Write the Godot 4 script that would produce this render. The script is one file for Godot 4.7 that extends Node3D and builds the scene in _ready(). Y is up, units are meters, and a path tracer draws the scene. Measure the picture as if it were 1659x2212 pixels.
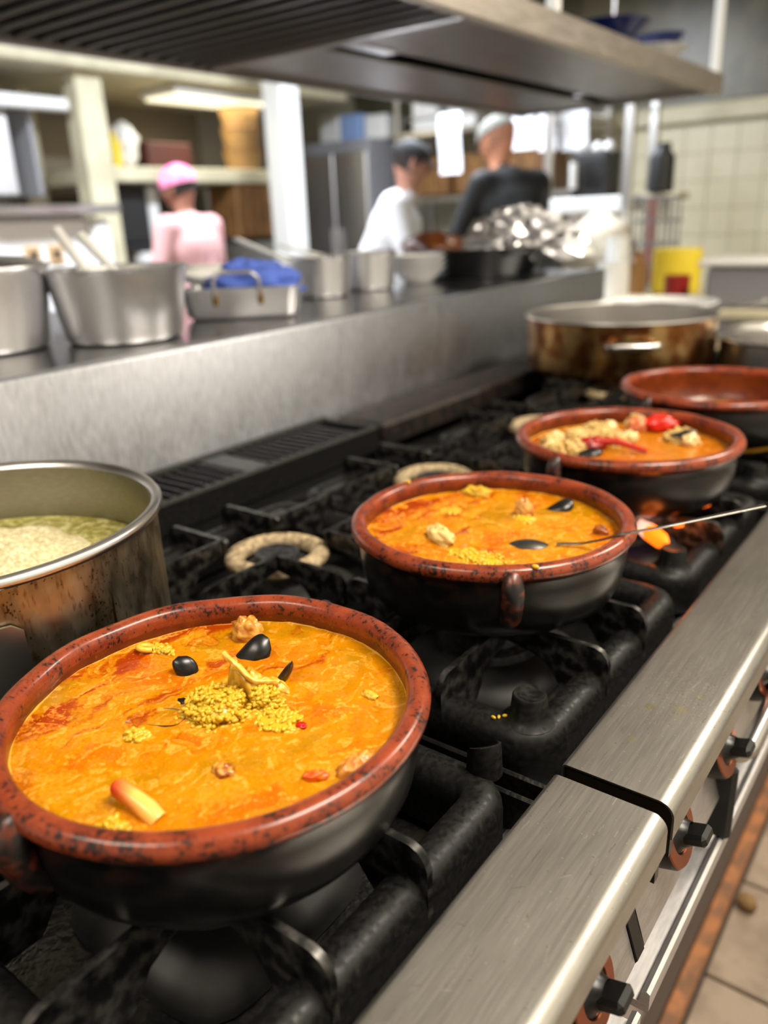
extends Node3D
# A restaurant kitchen range with clay casseroles of rice stew.

var used := {}
var tau8 := TAU


class MB:
	# collects triangles of one mesh
	var v := PackedVector3Array()
	var n := PackedVector3Array()
	var u := PackedVector2Array()
	var c := PackedColorArray()
	var ix := PackedInt32Array()
	var xf := Transform3D.IDENTITY
	var col := Color(1, 1, 1)
	var colored := false

	func at(p: Vector3, euler := Vector3.ZERO, s := Vector3.ONE) -> MB:
		xf = Transform3D(Basis.from_euler(euler) * Basis.from_scale(s), p)
		return self

	func vert(p: Vector3, nn: Vector3, uv: Vector2) -> int:
		v.append(xf * p)
		n.append((xf.basis.inverse().transposed() * nn).normalized())
		u.append(uv)
		c.append(col)
		return v.size() - 1

	func face(a: int, b: int, d: int) -> void:
		# orients the triangle along its vertex normals (clockwise front)
		var fn := (v[d] - v[a]).cross(v[b] - v[a])
		if fn.dot(n[a] + n[b] + n[d]) < 0.0:
			ix.append_array(PackedInt32Array([a, d, b]))
		else:
			ix.append_array(PackedInt32Array([a, b, d]))

	func flat(pts: Array, uvs := []) -> void:
		# a planar convex face given clockwise seen from outside
		var nn: Vector3 = (pts[2] - pts[0]).cross(pts[1] - pts[0]).normalized()
		var first := v.size()
		for i in pts.size():
			vert(pts[i], nn, uvs[i] if uvs.size() else Vector2(pts[i].x + pts[i].y, pts[i].z))
		for i in range(1, pts.size() - 1):
			face(first, first + i, first + i + 1)

	func grid(rows: Array, wrap := false, flip := false, us := [], vs := []) -> void:
		var h := rows.size()
		var w: int = rows[0].size()
		var acc := []
		for i in h:
			var r := PackedVector3Array()
			r.resize(w)
			acc.append(r)
		var sgn := -1.0 if flip else 1.0
		for i in h - 1:
			for j in w - 1:
				var a: Vector3 = rows[i][j]
				var b: Vector3 = rows[i][j + 1]
				var d: Vector3 = rows[i + 1][j + 1]
				var e: Vector3 = rows[i + 1][j]
				var fn := (d - a).cross(b - e) * sgn
				acc[i][j] += fn
				acc[i][j + 1] += fn
				acc[i + 1][j + 1] += fn
				acc[i + 1][j] += fn
		var first := v.size()
		for i in h:
			for j in w:
				var nn: Vector3 = acc[i][j]
				if wrap and (j == 0 or j == w - 1):
					nn = acc[i][0] + acc[i][w - 1]
				if nn.length_squared() < 1e-20:
					nn = Vector3.UP
				var uu: float = us[j] if us.size() else float(j) / (w - 1)
				var vv: float = vs[i] if vs.size() else float(i) / (h - 1)
				vert(rows[i][j], nn.normalized(), Vector2(uu, vv))
		for i in h - 1:
			for j in w - 1:
				var a := first + i * w + j
				face(a, a + 1, a + w + 1)
				face(a, a + w + 1, a + w)

	func lathe(prof: Array, seg := 48, sharp := 38.0) -> MB:
		var total := 0.0
		var cum := [0.0]
		for i in range(1, prof.size()):
			total += prof[i].distance_to(prof[i - 1])
			cum.append(total)
		var start := 0
		for i in range(1, prof.size()):
			var cut := i == prof.size() - 1
			if not cut:
				var d0: Vector2 = (prof[i] - prof[i - 1]).normalized()
				var d1: Vector2 = (prof[i + 1] - prof[i]).normalized()
				cut = rad_to_deg(absf(d0.angle_to(d1))) > sharp
			if cut:
				var rows := []
				var vs := []
				for k in range(start, i + 1):
					var r := PackedVector3Array()
					for j in seg + 1:
						var a := TAU * j / seg
						r.append(Vector3(prof[k].x * cos(a), prof[k].y, prof[k].x * sin(a)))
					rows.append(r)
					vs.append(cum[k] / total)
				grid(rows, true, false, [], vs)
				start = i
		return self

	func tube(path: Array, rad, seg := 10, capped := true) -> MB:
		var rows := []
		var up := Vector3.UP
		var last_n := Vector3.ZERO
		for i in path.size():
			var t: Vector3 = (path[mini(i + 1, path.size() - 1)] - path[maxi(i - 1, 0)]).normalized()
			var nn: Vector3
			if last_n == Vector3.ZERO:
				nn = t.cross(up if absf(t.dot(up)) < 0.9 else Vector3.RIGHT).normalized()
			else:
				nn = (last_n - t * last_n.dot(t)).normalized()
			last_n = nn
			var b := nn.cross(t)
			var r: float = rad[i] if rad is Array else rad
			var row := PackedVector3Array()
			for j in seg + 1:
				var a := TAU * j / seg
				row.append(path[i] + (nn * cos(a) + b * sin(a)) * r)
			rows.append(row)
		grid(rows, true)
		if capped:
			for e in [0, path.size() - 1]:
				var ring: PackedVector3Array = rows[e]
				var o: Vector3 = (path[0] - path[1]) if e == 0 else (path[e] - path[e - 1])
				fan(ring, o.normalized())
		return self

	func fan(ring: PackedVector3Array, nn: Vector3) -> void:
		var mid := Vector3.ZERO
		for p in ring:
			mid += p / ring.size()
		var first := v.size()
		vert(mid, nn, Vector2(0.5, 0.5))
		for p in ring:
			vert(p, nn, Vector2(0, 0))
		for i in ring.size() - 1:
			face(first, first + 1 + i, first + 2 + i)

	func box(o: Vector3, s: Vector3, bev := 0.0) -> MB:
		var h := s * 0.5
		bev = minf(bev, minf(h.x, minf(h.y, h.z)) * 0.9)
		var ax := [Vector3.RIGHT, Vector3.UP, Vector3.BACK]
		var hh := [h.x, h.y, h.z]
		for a in 3:
			var b := (a + 1) % 3
			var d := (a + 2) % 3
			for sg in [-1.0, 1.0]:
				var q := []
				for k in [[-1, -1], [1, -1], [1, 1], [-1, 1]]:
					q.append(o + ax[a] * sg * hh[a] + ax[b] * float(k[0]) * (hh[b] - bev) + ax[d] * float(k[1]) * (hh[d] - bev))
				quad_out(q, ax[a] * sg)
			if bev > 0.0:
				for sb in [-1.0, 1.0]:
					for sd in [-1.0, 1.0]:
						var q := []
						for k in [[-1, 0], [1, 0], [1, 1], [-1, 1]]:
							var fb: float = hh[b] if k[1] == 0 else hh[b] - bev
							var fd: float = hh[d] - bev if k[1] == 0 else hh[d]
							q.append(o + ax[a] * float(k[0]) * (hh[a] - bev) + ax[b] * sb * fb + ax[d] * sd * fd)
						quad_out(q, (ax[b] * sb + ax[d] * sd).normalized())
		if bev > 0.0:
			for sx in [-1.0, 1.0]:
				for sy in [-1.0, 1.0]:
					for sz in [-1.0, 1.0]:
						var k := Vector3(sx, sy, sz)
						var e := h - Vector3.ONE * bev
						quad_out([o + k * Vector3(h.x, e.y, e.z), o + k * Vector3(e.x, h.y, e.z), o + k * Vector3(e.x, e.y, h.z)], k.normalized())
		return self

	func quad_out(q: Array, nn: Vector3) -> void:
		var first := v.size()
		for i in q.size():
			var p: Vector3 = q[i]
			var uv := Vector2(p.x, p.z)
			if absf(nn.x) > 0.7:
				uv = Vector2(p.z, -p.y)
			elif absf(nn.z) > 0.7:
				uv = Vector2(p.x, -p.y)
			vert(p, nn, uv)
		for i in range(1, q.size() - 1):
			face(first, first + i, first + i + 1)

	func prism(poly: Array, z0: float, z1: float, sharp := 40.0, caps := true) -> MB:
		# polygon in x, y pulled along z
		var pp := PackedVector2Array(poly)
		if Geometry2D.is_polygon_clockwise(pp):
			pp.reverse()
		var m := pp.size()
		var en := []
		for i in m:
			var d := (pp[(i + 1) % m] - pp[i]).normalized()
			en.append(Vector2(d.y, -d.x))
		var run := 0.0
		for i in m:
			var j := (i + 1) % m
			var na: Vector2 = en[i]
			var nb: Vector2 = en[i]
			if rad_to_deg(absf(en[(i + m - 1) % m].angle_to(en[i]))) < sharp:
				na = (en[(i + m - 1) % m] + en[i]).normalized()
			if rad_to_deg(absf(en[i].angle_to(en[j]))) < sharp:
				nb = (en[i] + en[j]).normalized()
			# the polygon may wind either way: flip normals that point inside is not needed, ccw gives outward
			var l := pp[i].distance_to(pp[j])
			var a := vert(Vector3(pp[i].x, pp[i].y, z0), Vector3(na.x, na.y, 0), Vector2(run, z0))
			var b := vert(Vector3(pp[j].x, pp[j].y, z0), Vector3(nb.x, nb.y, 0), Vector2(run + l, z0))
			var d2 := vert(Vector3(pp[j].x, pp[j].y, z1), Vector3(nb.x, nb.y, 0), Vector2(run + l, z1))
			var e := vert(Vector3(pp[i].x, pp[i].y, z1), Vector3(na.x, na.y, 0), Vector2(run, z1))
			run += l
			face(a, b, d2)
			face(a, d2, e)
		if caps:
			var t := Geometry2D.triangulate_polygon(pp)
			for zz in [z0, z1]:
				var nn := Vector3(0, 0, -1 if zz == minf(z0, z1) else 1)
				var first := v.size()
				for p in pp:
					vert(Vector3(p.x, p.y, zz), nn, p)
				for i in range(0, t.size(), 3):
					face(first + t[i], first + t[i + 1], first + t[i + 2])
		return self

	func sweep(path: Array, sec: Array) -> MB:
		# closed loop in the x, z plane; section x = outward, y = up
		var rows := []
		var m := path.size()
		for i in m + 1:
			var p: Vector3 = path[i % m]
			var t: Vector3 = (path[(i + 1) % m] - path[(i + m - 1) % m]).normalized()
			var o := Vector3(t.z, 0, -t.x)
			if o.dot(p - path[0].lerp(path[m / 2], 0.5)) < 0.0:
				o = -o
			var row := PackedVector3Array()
			for k in sec.size() + 1:
				var s: Vector2 = sec[k % sec.size()]
				row.append(p + o * s.x + Vector3.UP * s.y)
			rows.append(row)
		# orient by testing the first face against the outward direction
		var a: Vector3 = rows[0][0]
		var fn: Vector3 = (rows[1][1] - a).cross(rows[0][1] - rows[1][0])
		var mid := Vector3.ZERO
		for k in sec.size():
			mid += rows[0][k] / sec.size()
		grid(rows, true, fn.dot(a - mid) < 0.0)
		return self

	func blob(r: Vector3, sd: int, amp: float, freq: float, rings := 14, seg := 20, cut := -1.0) -> MB:
		var ns := FastNoiseLite.new()
		ns.seed = sd
		ns.frequency = freq
		var rows := []
		for i in rings + 1:
			var t := lerpf(PI, 0.0, float(i) / rings)
			var row := PackedVector3Array()
			for j in seg + 1:
				var a := TAU * j / seg
				var d := Vector3(sin(t) * cos(a), maxf(cos(t), cut), sin(t) * sin(a))
				var k := 1.0 + amp * ns.get_noise_3d(d.x, d.y, d.z)
				row.append(d * r * k)
			rows.append(row)
		grid(rows, true)
		return self

	func done() -> ArrayMesh:
		var a := []
		a.resize(Mesh.ARRAY_MAX)
		a[Mesh.ARRAY_VERTEX] = v
		a[Mesh.ARRAY_NORMAL] = n
		a[Mesh.ARRAY_TEX_UV] = u
		if colored:
			a[Mesh.ARRAY_COLOR] = c
		a[Mesh.ARRAY_INDEX] = ix
		var m := ArrayMesh.new()
		m.add_surface_from_arrays(Mesh.PRIMITIVE_TRIANGLES, a)
		return m


# ---------- naming, parts, metas ----------
func numbered(s: String) -> String:
	if not used.has(s):
		used[s] = 0
		return s
	used[s] += 1
	return "%s_%03d" % [s, used[s]]


func put(called: String, shape, m: Material, parent: Node = null) -> MeshInstance3D:
	var o := MeshInstance3D.new()
	o.name = called if parent else numbered(called)
	o.mesh = shape.done() if shape is MB else shape
	o.material_override = m
	(parent if parent else self).add_child(o, true)
	return o


func tag(o: Node, label: String, category: String, group := "", kind := "") -> Node:
	o.set_meta("label", label)
	if category:
		o.set_meta("category", category)
	if group:
		o.set_meta("group", group)
	if kind:
		o.set_meta("kind", kind)
	return o


func thing(called: String, label: String, category: String, at := Vector3.ZERO, turn := 0.0, group := "") -> Node3D:
	var o := Node3D.new()
	o.name = numbered(called)
	add_child(o)
	o.position = at
	o.rotation.y = turn
	tag(o, label, category, group)
	return o


func struct(called: String, shape, m: Material) -> MeshInstance3D:
	var o := put(called, shape, m)
	o.set_meta("kind", "structure")
	return o


func copy(o: Node3D, at: Vector3, turn: float, label: String, group := "") -> Node3D:
	var r: Node3D = o.duplicate()
	r.name = numbered(String(o.name))
	add_child(r)
	r.position = at
	r.rotation.y = turn
	r.set_meta("label", label)
	if group:
		r.set_meta("group", group)
	return r


# ---------- materials ----------
func mat(called: String, col: Color, rough := 0.5, metal := 0.0) -> StandardMaterial3D:
	var m := StandardMaterial3D.new()
	m.resource_name = called
	m.albedo_color = col
	m.roughness = rough
	m.metallic = metal
	return m


func ntex(sd: int, freq: float, cols: Array, offs: Array, size := 512, oct := 4, kind := FastNoiseLite.TYPE_SIMPLEX_SMOOTH) -> NoiseTexture2D:
	var ns := FastNoiseLite.new()
	ns.seed = sd
	ns.noise_type = kind
	ns.frequency = freq
	ns.fractal_octaves = oct
	var t := NoiseTexture2D.new()
	t.width = size
	t.height = size
	t.seamless = true
	t.noise = ns
	if cols.size():
		var g := Gradient.new()
		g.colors = PackedColorArray(cols)
		g.offsets = PackedFloat32Array(offs)
		t.color_ramp = g
	return t


func grey(a: float) -> Color:
	return Color(a, a, a)


func triplanar(m: StandardMaterial3D, s: Vector3, world := true) -> StandardMaterial3D:
	m.uv1_triplanar = true
	m.uv1_world_triplanar = world
	m.uv1_scale = s
	m.texture_repeat = true
	return m


func bump(m: StandardMaterial3D, t: Texture2D, cm: float) -> StandardMaterial3D:
	m.heightmap_enabled = true
	m.heightmap_texture = t
	m.heightmap_scale = cm
	return m


func brushed(called: String, col: Color, rough: float, s: Vector3, sd: int, contrast := 0.14) -> StandardMaterial3D:
	# rolled stainless sheet: fine streaks along the axis whose scale is small
	var m := mat(called, col, 1.0, 1.0)
	m.albedo_texture = ntex(sd, 0.06, [grey(1.0 - contrast), grey(1.0)], [0.2, 0.8], 1024, 5)
	m.roughness_texture = ntex(sd + 1, 0.02, [grey(rough * 0.94), grey(rough * 1.08)], [0.25, 0.75], 512, 4)
	return triplanar(m, s)


func paint_image(w: int, h: int, f: Callable) -> ImageTexture:
	var im := Image.create(w, h, false, Image.FORMAT_RGB8)
	for y in h:
		for x in w:
			im.set_pixel(x, y, f.call((x + 0.5) / w, (y + 0.5) / h))
	return ImageTexture.create_from_image(im)


func noise(sd: int, freq: float, oct := 3, kind := FastNoiseLite.TYPE_SIMPLEX_SMOOTH) -> FastNoiseLite:
	var ns := FastNoiseLite.new()
	ns.seed = sd
	ns.frequency = freq
	ns.fractal_octaves = oct
	ns.noise_type = kind
	return ns


var M := {}


func lamp(at: Vector3, size: Vector2, energy: float, col: Color, glow: float, label: String) -> void:
	# a ceiling batten: tray, glowing diffuser and the light it gives
	var t := thing("ceiling_lamp", label, "lamp", at, 0.0, "ceiling lamps")
	put("tray", MB.new().box(Vector3(0, 0.035, 0), Vector3(size.x + 0.06, 0.05, size.y + 0.06), 0.01), M.white_paint, t)
	var d := mat("lamp_diffuser", Color(0.9, 0.9, 0.88), 0.4)
	d.emission_enabled = true
	d.emission = col
	d.emission_energy_multiplier = glow
	put("diffuser", MB.new().box(Vector3(0, 0.0, 0), Vector3(size.x, 0.02, size.y), 0.006), d, t)
	var l := AreaLight3D.new()
	l.name = "light"
	l.area_size = size
	l.light_energy = energy
	l.light_color = col
	l.shadow_enabled = true
	l.area_range = 12.0
	l.area_attenuation = 2.0
	l.rotation_degrees.x = -90
	l.position.y = -0.02
	t.add_child(l)


func _ready() -> void:
	# camera, read from the photograph's vanishing points and the round rims
	var cam := Camera3D.new()
	cam.name = "camera"
	add_child(cam)
	cam.transform = Transform3D(Basis(Vector3(0.80067799, -0.03963412, -0.59778248), Vector3(-0.17674467, 0.93777076, -0.29891021), Vector3(0.57242997, 0.3449857, 0.74384729)), Vector3(0, 1.249, 0))
	var lens := CameraAttributesPhysical.new()
	lens.frustum_focal_length = 18.757
	lens.frustum_near = 0.03
	lens.frustum_far = 100.0
	lens.frustum_focus_distance = 0.60
	lens.exposure_aperture = 2.3
	cam.attributes = lens
	cam.current = true
	var env := Environment.new()
	env.background_mode = Environment.BG_COLOR
	env.background_color = Color(0.02, 0.02, 0.02)
	env.tonemap_mode = Environment.TONE_MAPPER_LINEAR
	env.tonemap_exposure = 1.0
	env.sdfgi_enabled = true
	env.ssao_enabled = true
	env.ssil_enabled = true
	var we := WorldEnvironment.new()
	we.name = "environment"
	we.environment = env
	add_child(we)
	M.white_paint = mat("white_paint", Color(0.86, 0.86, 0.85), 0.5)
	var warm := Color(1.0, 0.955, 0.88)
	var cool := Color(0.93, 0.96, 1.0)
	lamp(Vector3(0.62, 2.82, -0.75), Vector2(0.28, 1.25), 9.0, warm, 6.0, "long white ceiling lamp above the aisle in front of the range")
	lamp(Vector3(0.62, 2.82, -3.0), Vector2(0.28, 1.25), 8.0, warm, 6.0, "long white ceiling lamp above the far end of the aisle")
	lamp(Vector3(-0.65, 2.82, 1.1), Vector2(1.25, 0.28), 3.5, warm, 6.0, "long white ceiling lamp above the near end of the range")
	lamp(Vector3(-3.2, 2.82, -1.6), Vector2(0.28, 1.25), 17.0, cool, 8.0, "long white ceiling lamp above the prep area by the pass counter")
	lamp(Vector3(-3.0, 2.82, -4.2), Vector2(0.28, 1.25), 15.0, cool, 8.0, "long white ceiling lamp above the cooks")
	materials()
	room()
	ranges()
	pots_on_range()
	counter()
	overhead()
	background()
	people()


func materials() -> void:
	M.steel_rail = brushed("brushed_steel_rail", Color(0.67, 0.655, 0.63), 0.32, Vector3(9, 9, 0.7), 11, 0.08)
	M.steel_panel = brushed("brushed_steel_panel", Color(0.80, 0.79, 0.79), 0.48, Vector3(5, 5, 0.9), 15, 0.07)
	M.steel_splash = brushed("brushed_steel_splash", Color(0.77, 0.78, 0.81), 0.42, Vector3(2.6, 0.45, 2.6), 19, 0.17)
	M.steel_splash.anisotropy_enabled = true
	M.steel_splash.anisotropy = 0.75
	M.steel_top = brushed("steel_counter_top", Color(0.62, 0.62, 0.63), 0.2, Vector3(2, 2, 0.5), 23, 0.06)
	M.steel_shelf = brushed("steel_shelf", Color(0.60, 0.58, 0.56), 0.42, Vector3(1.5, 1.5, 0.5), 27, 0.08)
	M.spoon_steel = mat("spoon_steel", Color(0.50, 0.49, 0.47), 0.25, 1.0)
	M.beam_steel = brushed("beam_steel", Color(0.80, 0.765, 0.73), 0.5, Vector3(4, 4, 0.6), 29, 0.12)
	M.slat_steel = mat("dark_slat_steel", Color(0.40, 0.385, 0.37), 0.3, 1.0)
	M.steel_plain = mat("plain_steel", Color(0.80, 0.79, 0.78), 0.28, 1.0)
	M.aluminium = brushed("spun_aluminium", Color(0.90, 0.90, 0.91), 0.36, Vector3(1.2, 14, 1.2), 31, 0.10)
	M.iron = mat("cast_iron", Color(1, 1, 1), 1.0, 0.0)
	M.iron.albedo_texture = ntex(41, 0.015, [Color(0.05, 0.049, 0.048), Color(0.075, 0.073, 0.071), Color(0.12, 0.117, 0.11)], [0.3, 0.65, 0.9], 512, 5)
	M.iron.roughness_texture = ntex(42, 0.02, [grey(0.32), grey(0.62)], [0.3, 0.7], 512, 4)
	M.iron.metallic_specular = 0.34
	triplanar(bump(M.iron, ntex(43, 0.3, [], [], 512, 2), 0.007), Vector3(14, 14, 14))
	M.grease = mat("greasy_iron", Color(0.045, 0.042, 0.04), 0.2)
	triplanar(bump(M.grease, ntex(44, 0.16, [], [], 512, 3), 0.16), Vector3(9, 9, 9))
	M.plate_iron = mat("steel_plate_finger", Color(1, 1, 1), 0.38, 0.75)
	M.plate_iron.albedo_texture = ntex(45, 0.02, [Color(0.08, 0.08, 0.08), Color(0.34, 0.33, 0.32)], [0.3, 0.75], 512, 5)
	triplanar(M.plate_iron, Vector3(5, 5, 5))
	M.enamel = mat("black_enamel", Color(1, 1, 1), 0.4)
	M.enamel.albedo_texture = ntex(46, 0.012, [Color(0.02, 0.02, 0.02), Color(0.07, 0.066, 0.06), Color(0.13, 0.11, 0.09)], [0.35, 0.65, 0.9], 512, 5)
	triplanar(bump(M.enamel, ntex(47, 0.07, [], [], 512, 3), 0.08), Vector3(3, 3, 3))
	M.burner = mat("burner_iron", Color(1, 1, 1), 0.5, 0.4)
	M.burner.albedo_texture = ntex(48, 0.03, [Color(0.13, 0.13, 0.138), Color(0.30, 0.30, 0.31)], [0.3, 0.8], 512, 4)
	triplanar(M.burner, Vector3(6, 6, 6))
	M.burnt_ring = mat("scorched_burner_ring", Color(1, 1, 1), 0.75)
	M.burnt_ring.albedo_texture = ntex(49, 0.02, [Color(0.34, 0.28, 0.2), Color(0.66, 0.58, 0.45), Color(0.74, 0.67, 0.54)], [0.2, 0.5, 0.85], 512, 4)
	triplanar(M.burnt_ring, Vector3(8, 8, 8))
	M.rust_iron = mat("rusty_iron", Color(1, 1, 1), 0.55, 0.3)
	M.rust_iron.albedo_texture = ntex(57, 0.02, [Color(0.08, 0.07, 0.067), Color(0.18, 0.135, 0.115)], [0.3, 0.7], 256, 4)
	triplanar(M.rust_iron, Vector3(4, 4, 4))
	M.drip_iron = mat("sooty_drip_plate", Color(0.075, 0.073, 0.07), 0.55)
	M.vent_steel = mat("vent_steel", Color(0.36, 0.36, 0.37), 0.42, 0.8)
	M.black_plastic = mat("black_plastic", Color(0.035, 0.035, 0.035), 0.38)
	M.copper = mat("copper_disc", Color(0.62, 0.36, 0.26), 0.33, 0.9)
	M.dark_gap = mat("greasy_dark_steel", Color(0.16, 0.13, 0.09), 0.3, 0.6)
	M.black_pan = mat("black_pan", Color(0.025, 0.025, 0.027), 0.35)
	M.cream = mat("cream_paint", Color(1, 1, 1), 0.55)
	M.cream.albedo_texture = ntex(52, 0.01, [Color(0.72, 0.69, 0.58), Color(0.80, 0.77, 0.66)], [0.3, 0.7], 256, 4)
	triplanar(M.cream, Vector3(0.7, 0.7, 0.7))
	M.wall = mat("wall_paint", Color(0.80, 0.79, 0.75), 0.7)
	M.ceil = mat("ceiling_paint", Color(0.80, 0.79, 0.76), 0.8)
	M.tile = mat("cream_wall_tile", Color(0.80, 0.77, 0.66), 0.3)
	M.grout = mat("grout", Color(0.72, 0.70, 0.61), 0.8)
	M.olive = mat("olive_panel", Color(1, 1, 1), 0.35)
	M.olive.albedo_texture = ntex(53, 0.008, [Color(0.33, 0.31, 0.24), Color(0.43, 0.41, 0.32)], [0.3, 0.7], 256, 4)
	triplanar(M.olive, Vector3(0.8, 0.8, 0.8))
	M.floor_tile = mat("floor_tile", Color(1, 1, 1), 0.45)
	M.floor_tile.albedo_texture = ntex(54, 0.01, [Color(0.42, 0.365, 0.31), Color(0.50, 0.44, 0.38)], [0.3, 0.7], 512, 5)
	triplanar(M.floor_tile, Vector3(1.5, 1.5, 1.5))
	M.floor_joint = mat("floor_joint", Color(0.25, 0.20, 0.16), 0.8)
	M.rust = mat("rusty_orange_strip", Color(1, 1, 1), 0.6)
	M.rust.albedo_texture = ntex(55, 0.02, [Color(0.36, 0.23, 0.12), Color(0.52, 0.32, 0.16)], [0.3, 0.7], 256, 4)
	triplanar(M.rust, Vector3(3, 3, 3))
	M.wood = mat("varnished_wood", Color(1, 1, 1), 0.5)
	M.wood.albedo_texture = ntex(56, 0.02, [Color(0.34, 0.22, 0.11), Color(0.52, 0.37, 0.2)], [0.3, 0.7], 256, 4)
	triplanar(M.wood, Vector3(6, 0.8, 6))
	M.wicker = mat("straw", Color(0.55, 0.42, 0.25), 0.7)
	M.blue_cloth = mat("blue_cloth", Color(0.30, 0.40, 0.74), 0.85)
	M.white_plastic = mat("white_plastic", Color(0.85, 0.85, 0.84), 0.4)
	M.paper = mat("paper", Color(0.88, 0.89, 0.92), 0.8)
	M.yellow_plastic = mat("yellow_plastic", Color(0.88, 0.78, 0.20), 0.4)
	M.red_plastic = mat("red_plastic", Color(0.55, 0.10, 0.07), 0.4)
	M.blue_glaze = mat("blue_glaze", Color(0.05, 0.10, 0.30), 0.2)
	M.white_glaze = mat("white_glaze", Color(0.84, 0.84, 0.84), 0.2)
	M.grey_paint = mat("grey_paint", Color(0.52, 0.52, 0.54), 0.5)
	M.dark_grey = mat("dark_grey", Color(0.10, 0.10, 0.105), 0.5)
	M.foil = mat("crumpled_foil", Color(0.95, 0.95, 0.96), 0.26, 1.0)
	M.rice = mat("saffron_rice", Color(0.80, 0.62, 0.12), 0.3)
	M.rice.subsurf_scatter_enabled = true
	M.rice.subsurf_scatter_strength = 0.25
	M.rice_pale = mat("pale_rice", Color(0.78, 0.66, 0.40), 0.35)
	M.vc = mat("tinted_food", Color(1, 1, 1), 0.32)
	M.vc.vertex_color_use_as_albedo = true
	M.vc.vertex_color_is_srgb = true
	M.cloth_vc = mat("skin_and_cloth", Color(1, 1, 1), 0.75)
	M.cloth_vc.vertex_color_use_as_albedo = true
	M.shell = mat("mussel_shell", Color(0.05, 0.042, 0.045), 0.3)
	M.shell_in = mat("mussel_lining", Color(0.52, 0.47, 0.42), 0.25)


# ---------- the room ----------
func room() -> void:
	struct("floor", MB.new().box(Vector3(-2.3, -0.06, -2.3), Vector3(8.2, 0.1, 9.4)), M.floor_joint)
	var fl := get_node("floor")
	var variants := []
	for k in 2:
		variants.append(MB.new().box(Vector3.ZERO, Vector3(0.244 - k * 0.001, 0.016, 0.244), 0.003).done())
	# tiles as far as they can be told apart beside the range; one slab further on
	for i in 7:
		for j in 12:
			var o := put("tile", variants[(i + j) % 2], M.floor_tile, fl)
			o.position = Vector3(-0.085 + 0.25 * i, -0.008 + 0.0006 * ((i * 7 + j * 3) % 3), 0.25 - 0.25 * j)
	put("far_paving", MB.new().box(Vector3(-4.2, -0.008, -2.3), Vector3(4.3, 0.016, 9.4)), M.floor_tile, fl)
	struct("ceiling", MB.new().box(Vector3(-2.3, 2.95, -2.3), Vector3(8.2, 0.1, 9.4)), M.ceil)
	struct("wall_left", MB.new().box(Vector3(-6.35, 1.45, -2.3), Vector3(0.1, 3.0, 9.4)), M.wall)
	struct("wall_right", MB.new().box(Vector3(1.75, 1.45, -2.3), Vector3(0.1, 3.0, 9.4)), M.wall)
	struct("wall_near", MB.new().box(Vector3(-2.3, 1.45, 2.35), Vector3(8.2, 3.0, 0.1)), M.wall)
	struct("wall_far", MB.new().box(Vector3(-2.3, 1.45, -6.95), Vector3(8.2, 3.0, 0.1)), M.grout)
	tag(put("orange_floor_strip", MB.new().box(Vector3(-0.226, 0.004, -0.9), Vector3(0.028, 0.012, 2.6), 0.003), M.rust), "rusty orange strip on the floor along the foot of the range", "floor strip")
	var cr := MB.new()
	cr.blob(Vector3(0.018, 0.014, 0.018), 5, 0.4, 1.6, 8, 12)
	tag(put("bread_crumb", cr, mat("toast", Color(0.42, 0.32, 0.18), 0.8)), "small brown crumb lying on the beige floor tiles", "crumb").position = Vector3(-0.185, 0.014, -1.31)


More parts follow.
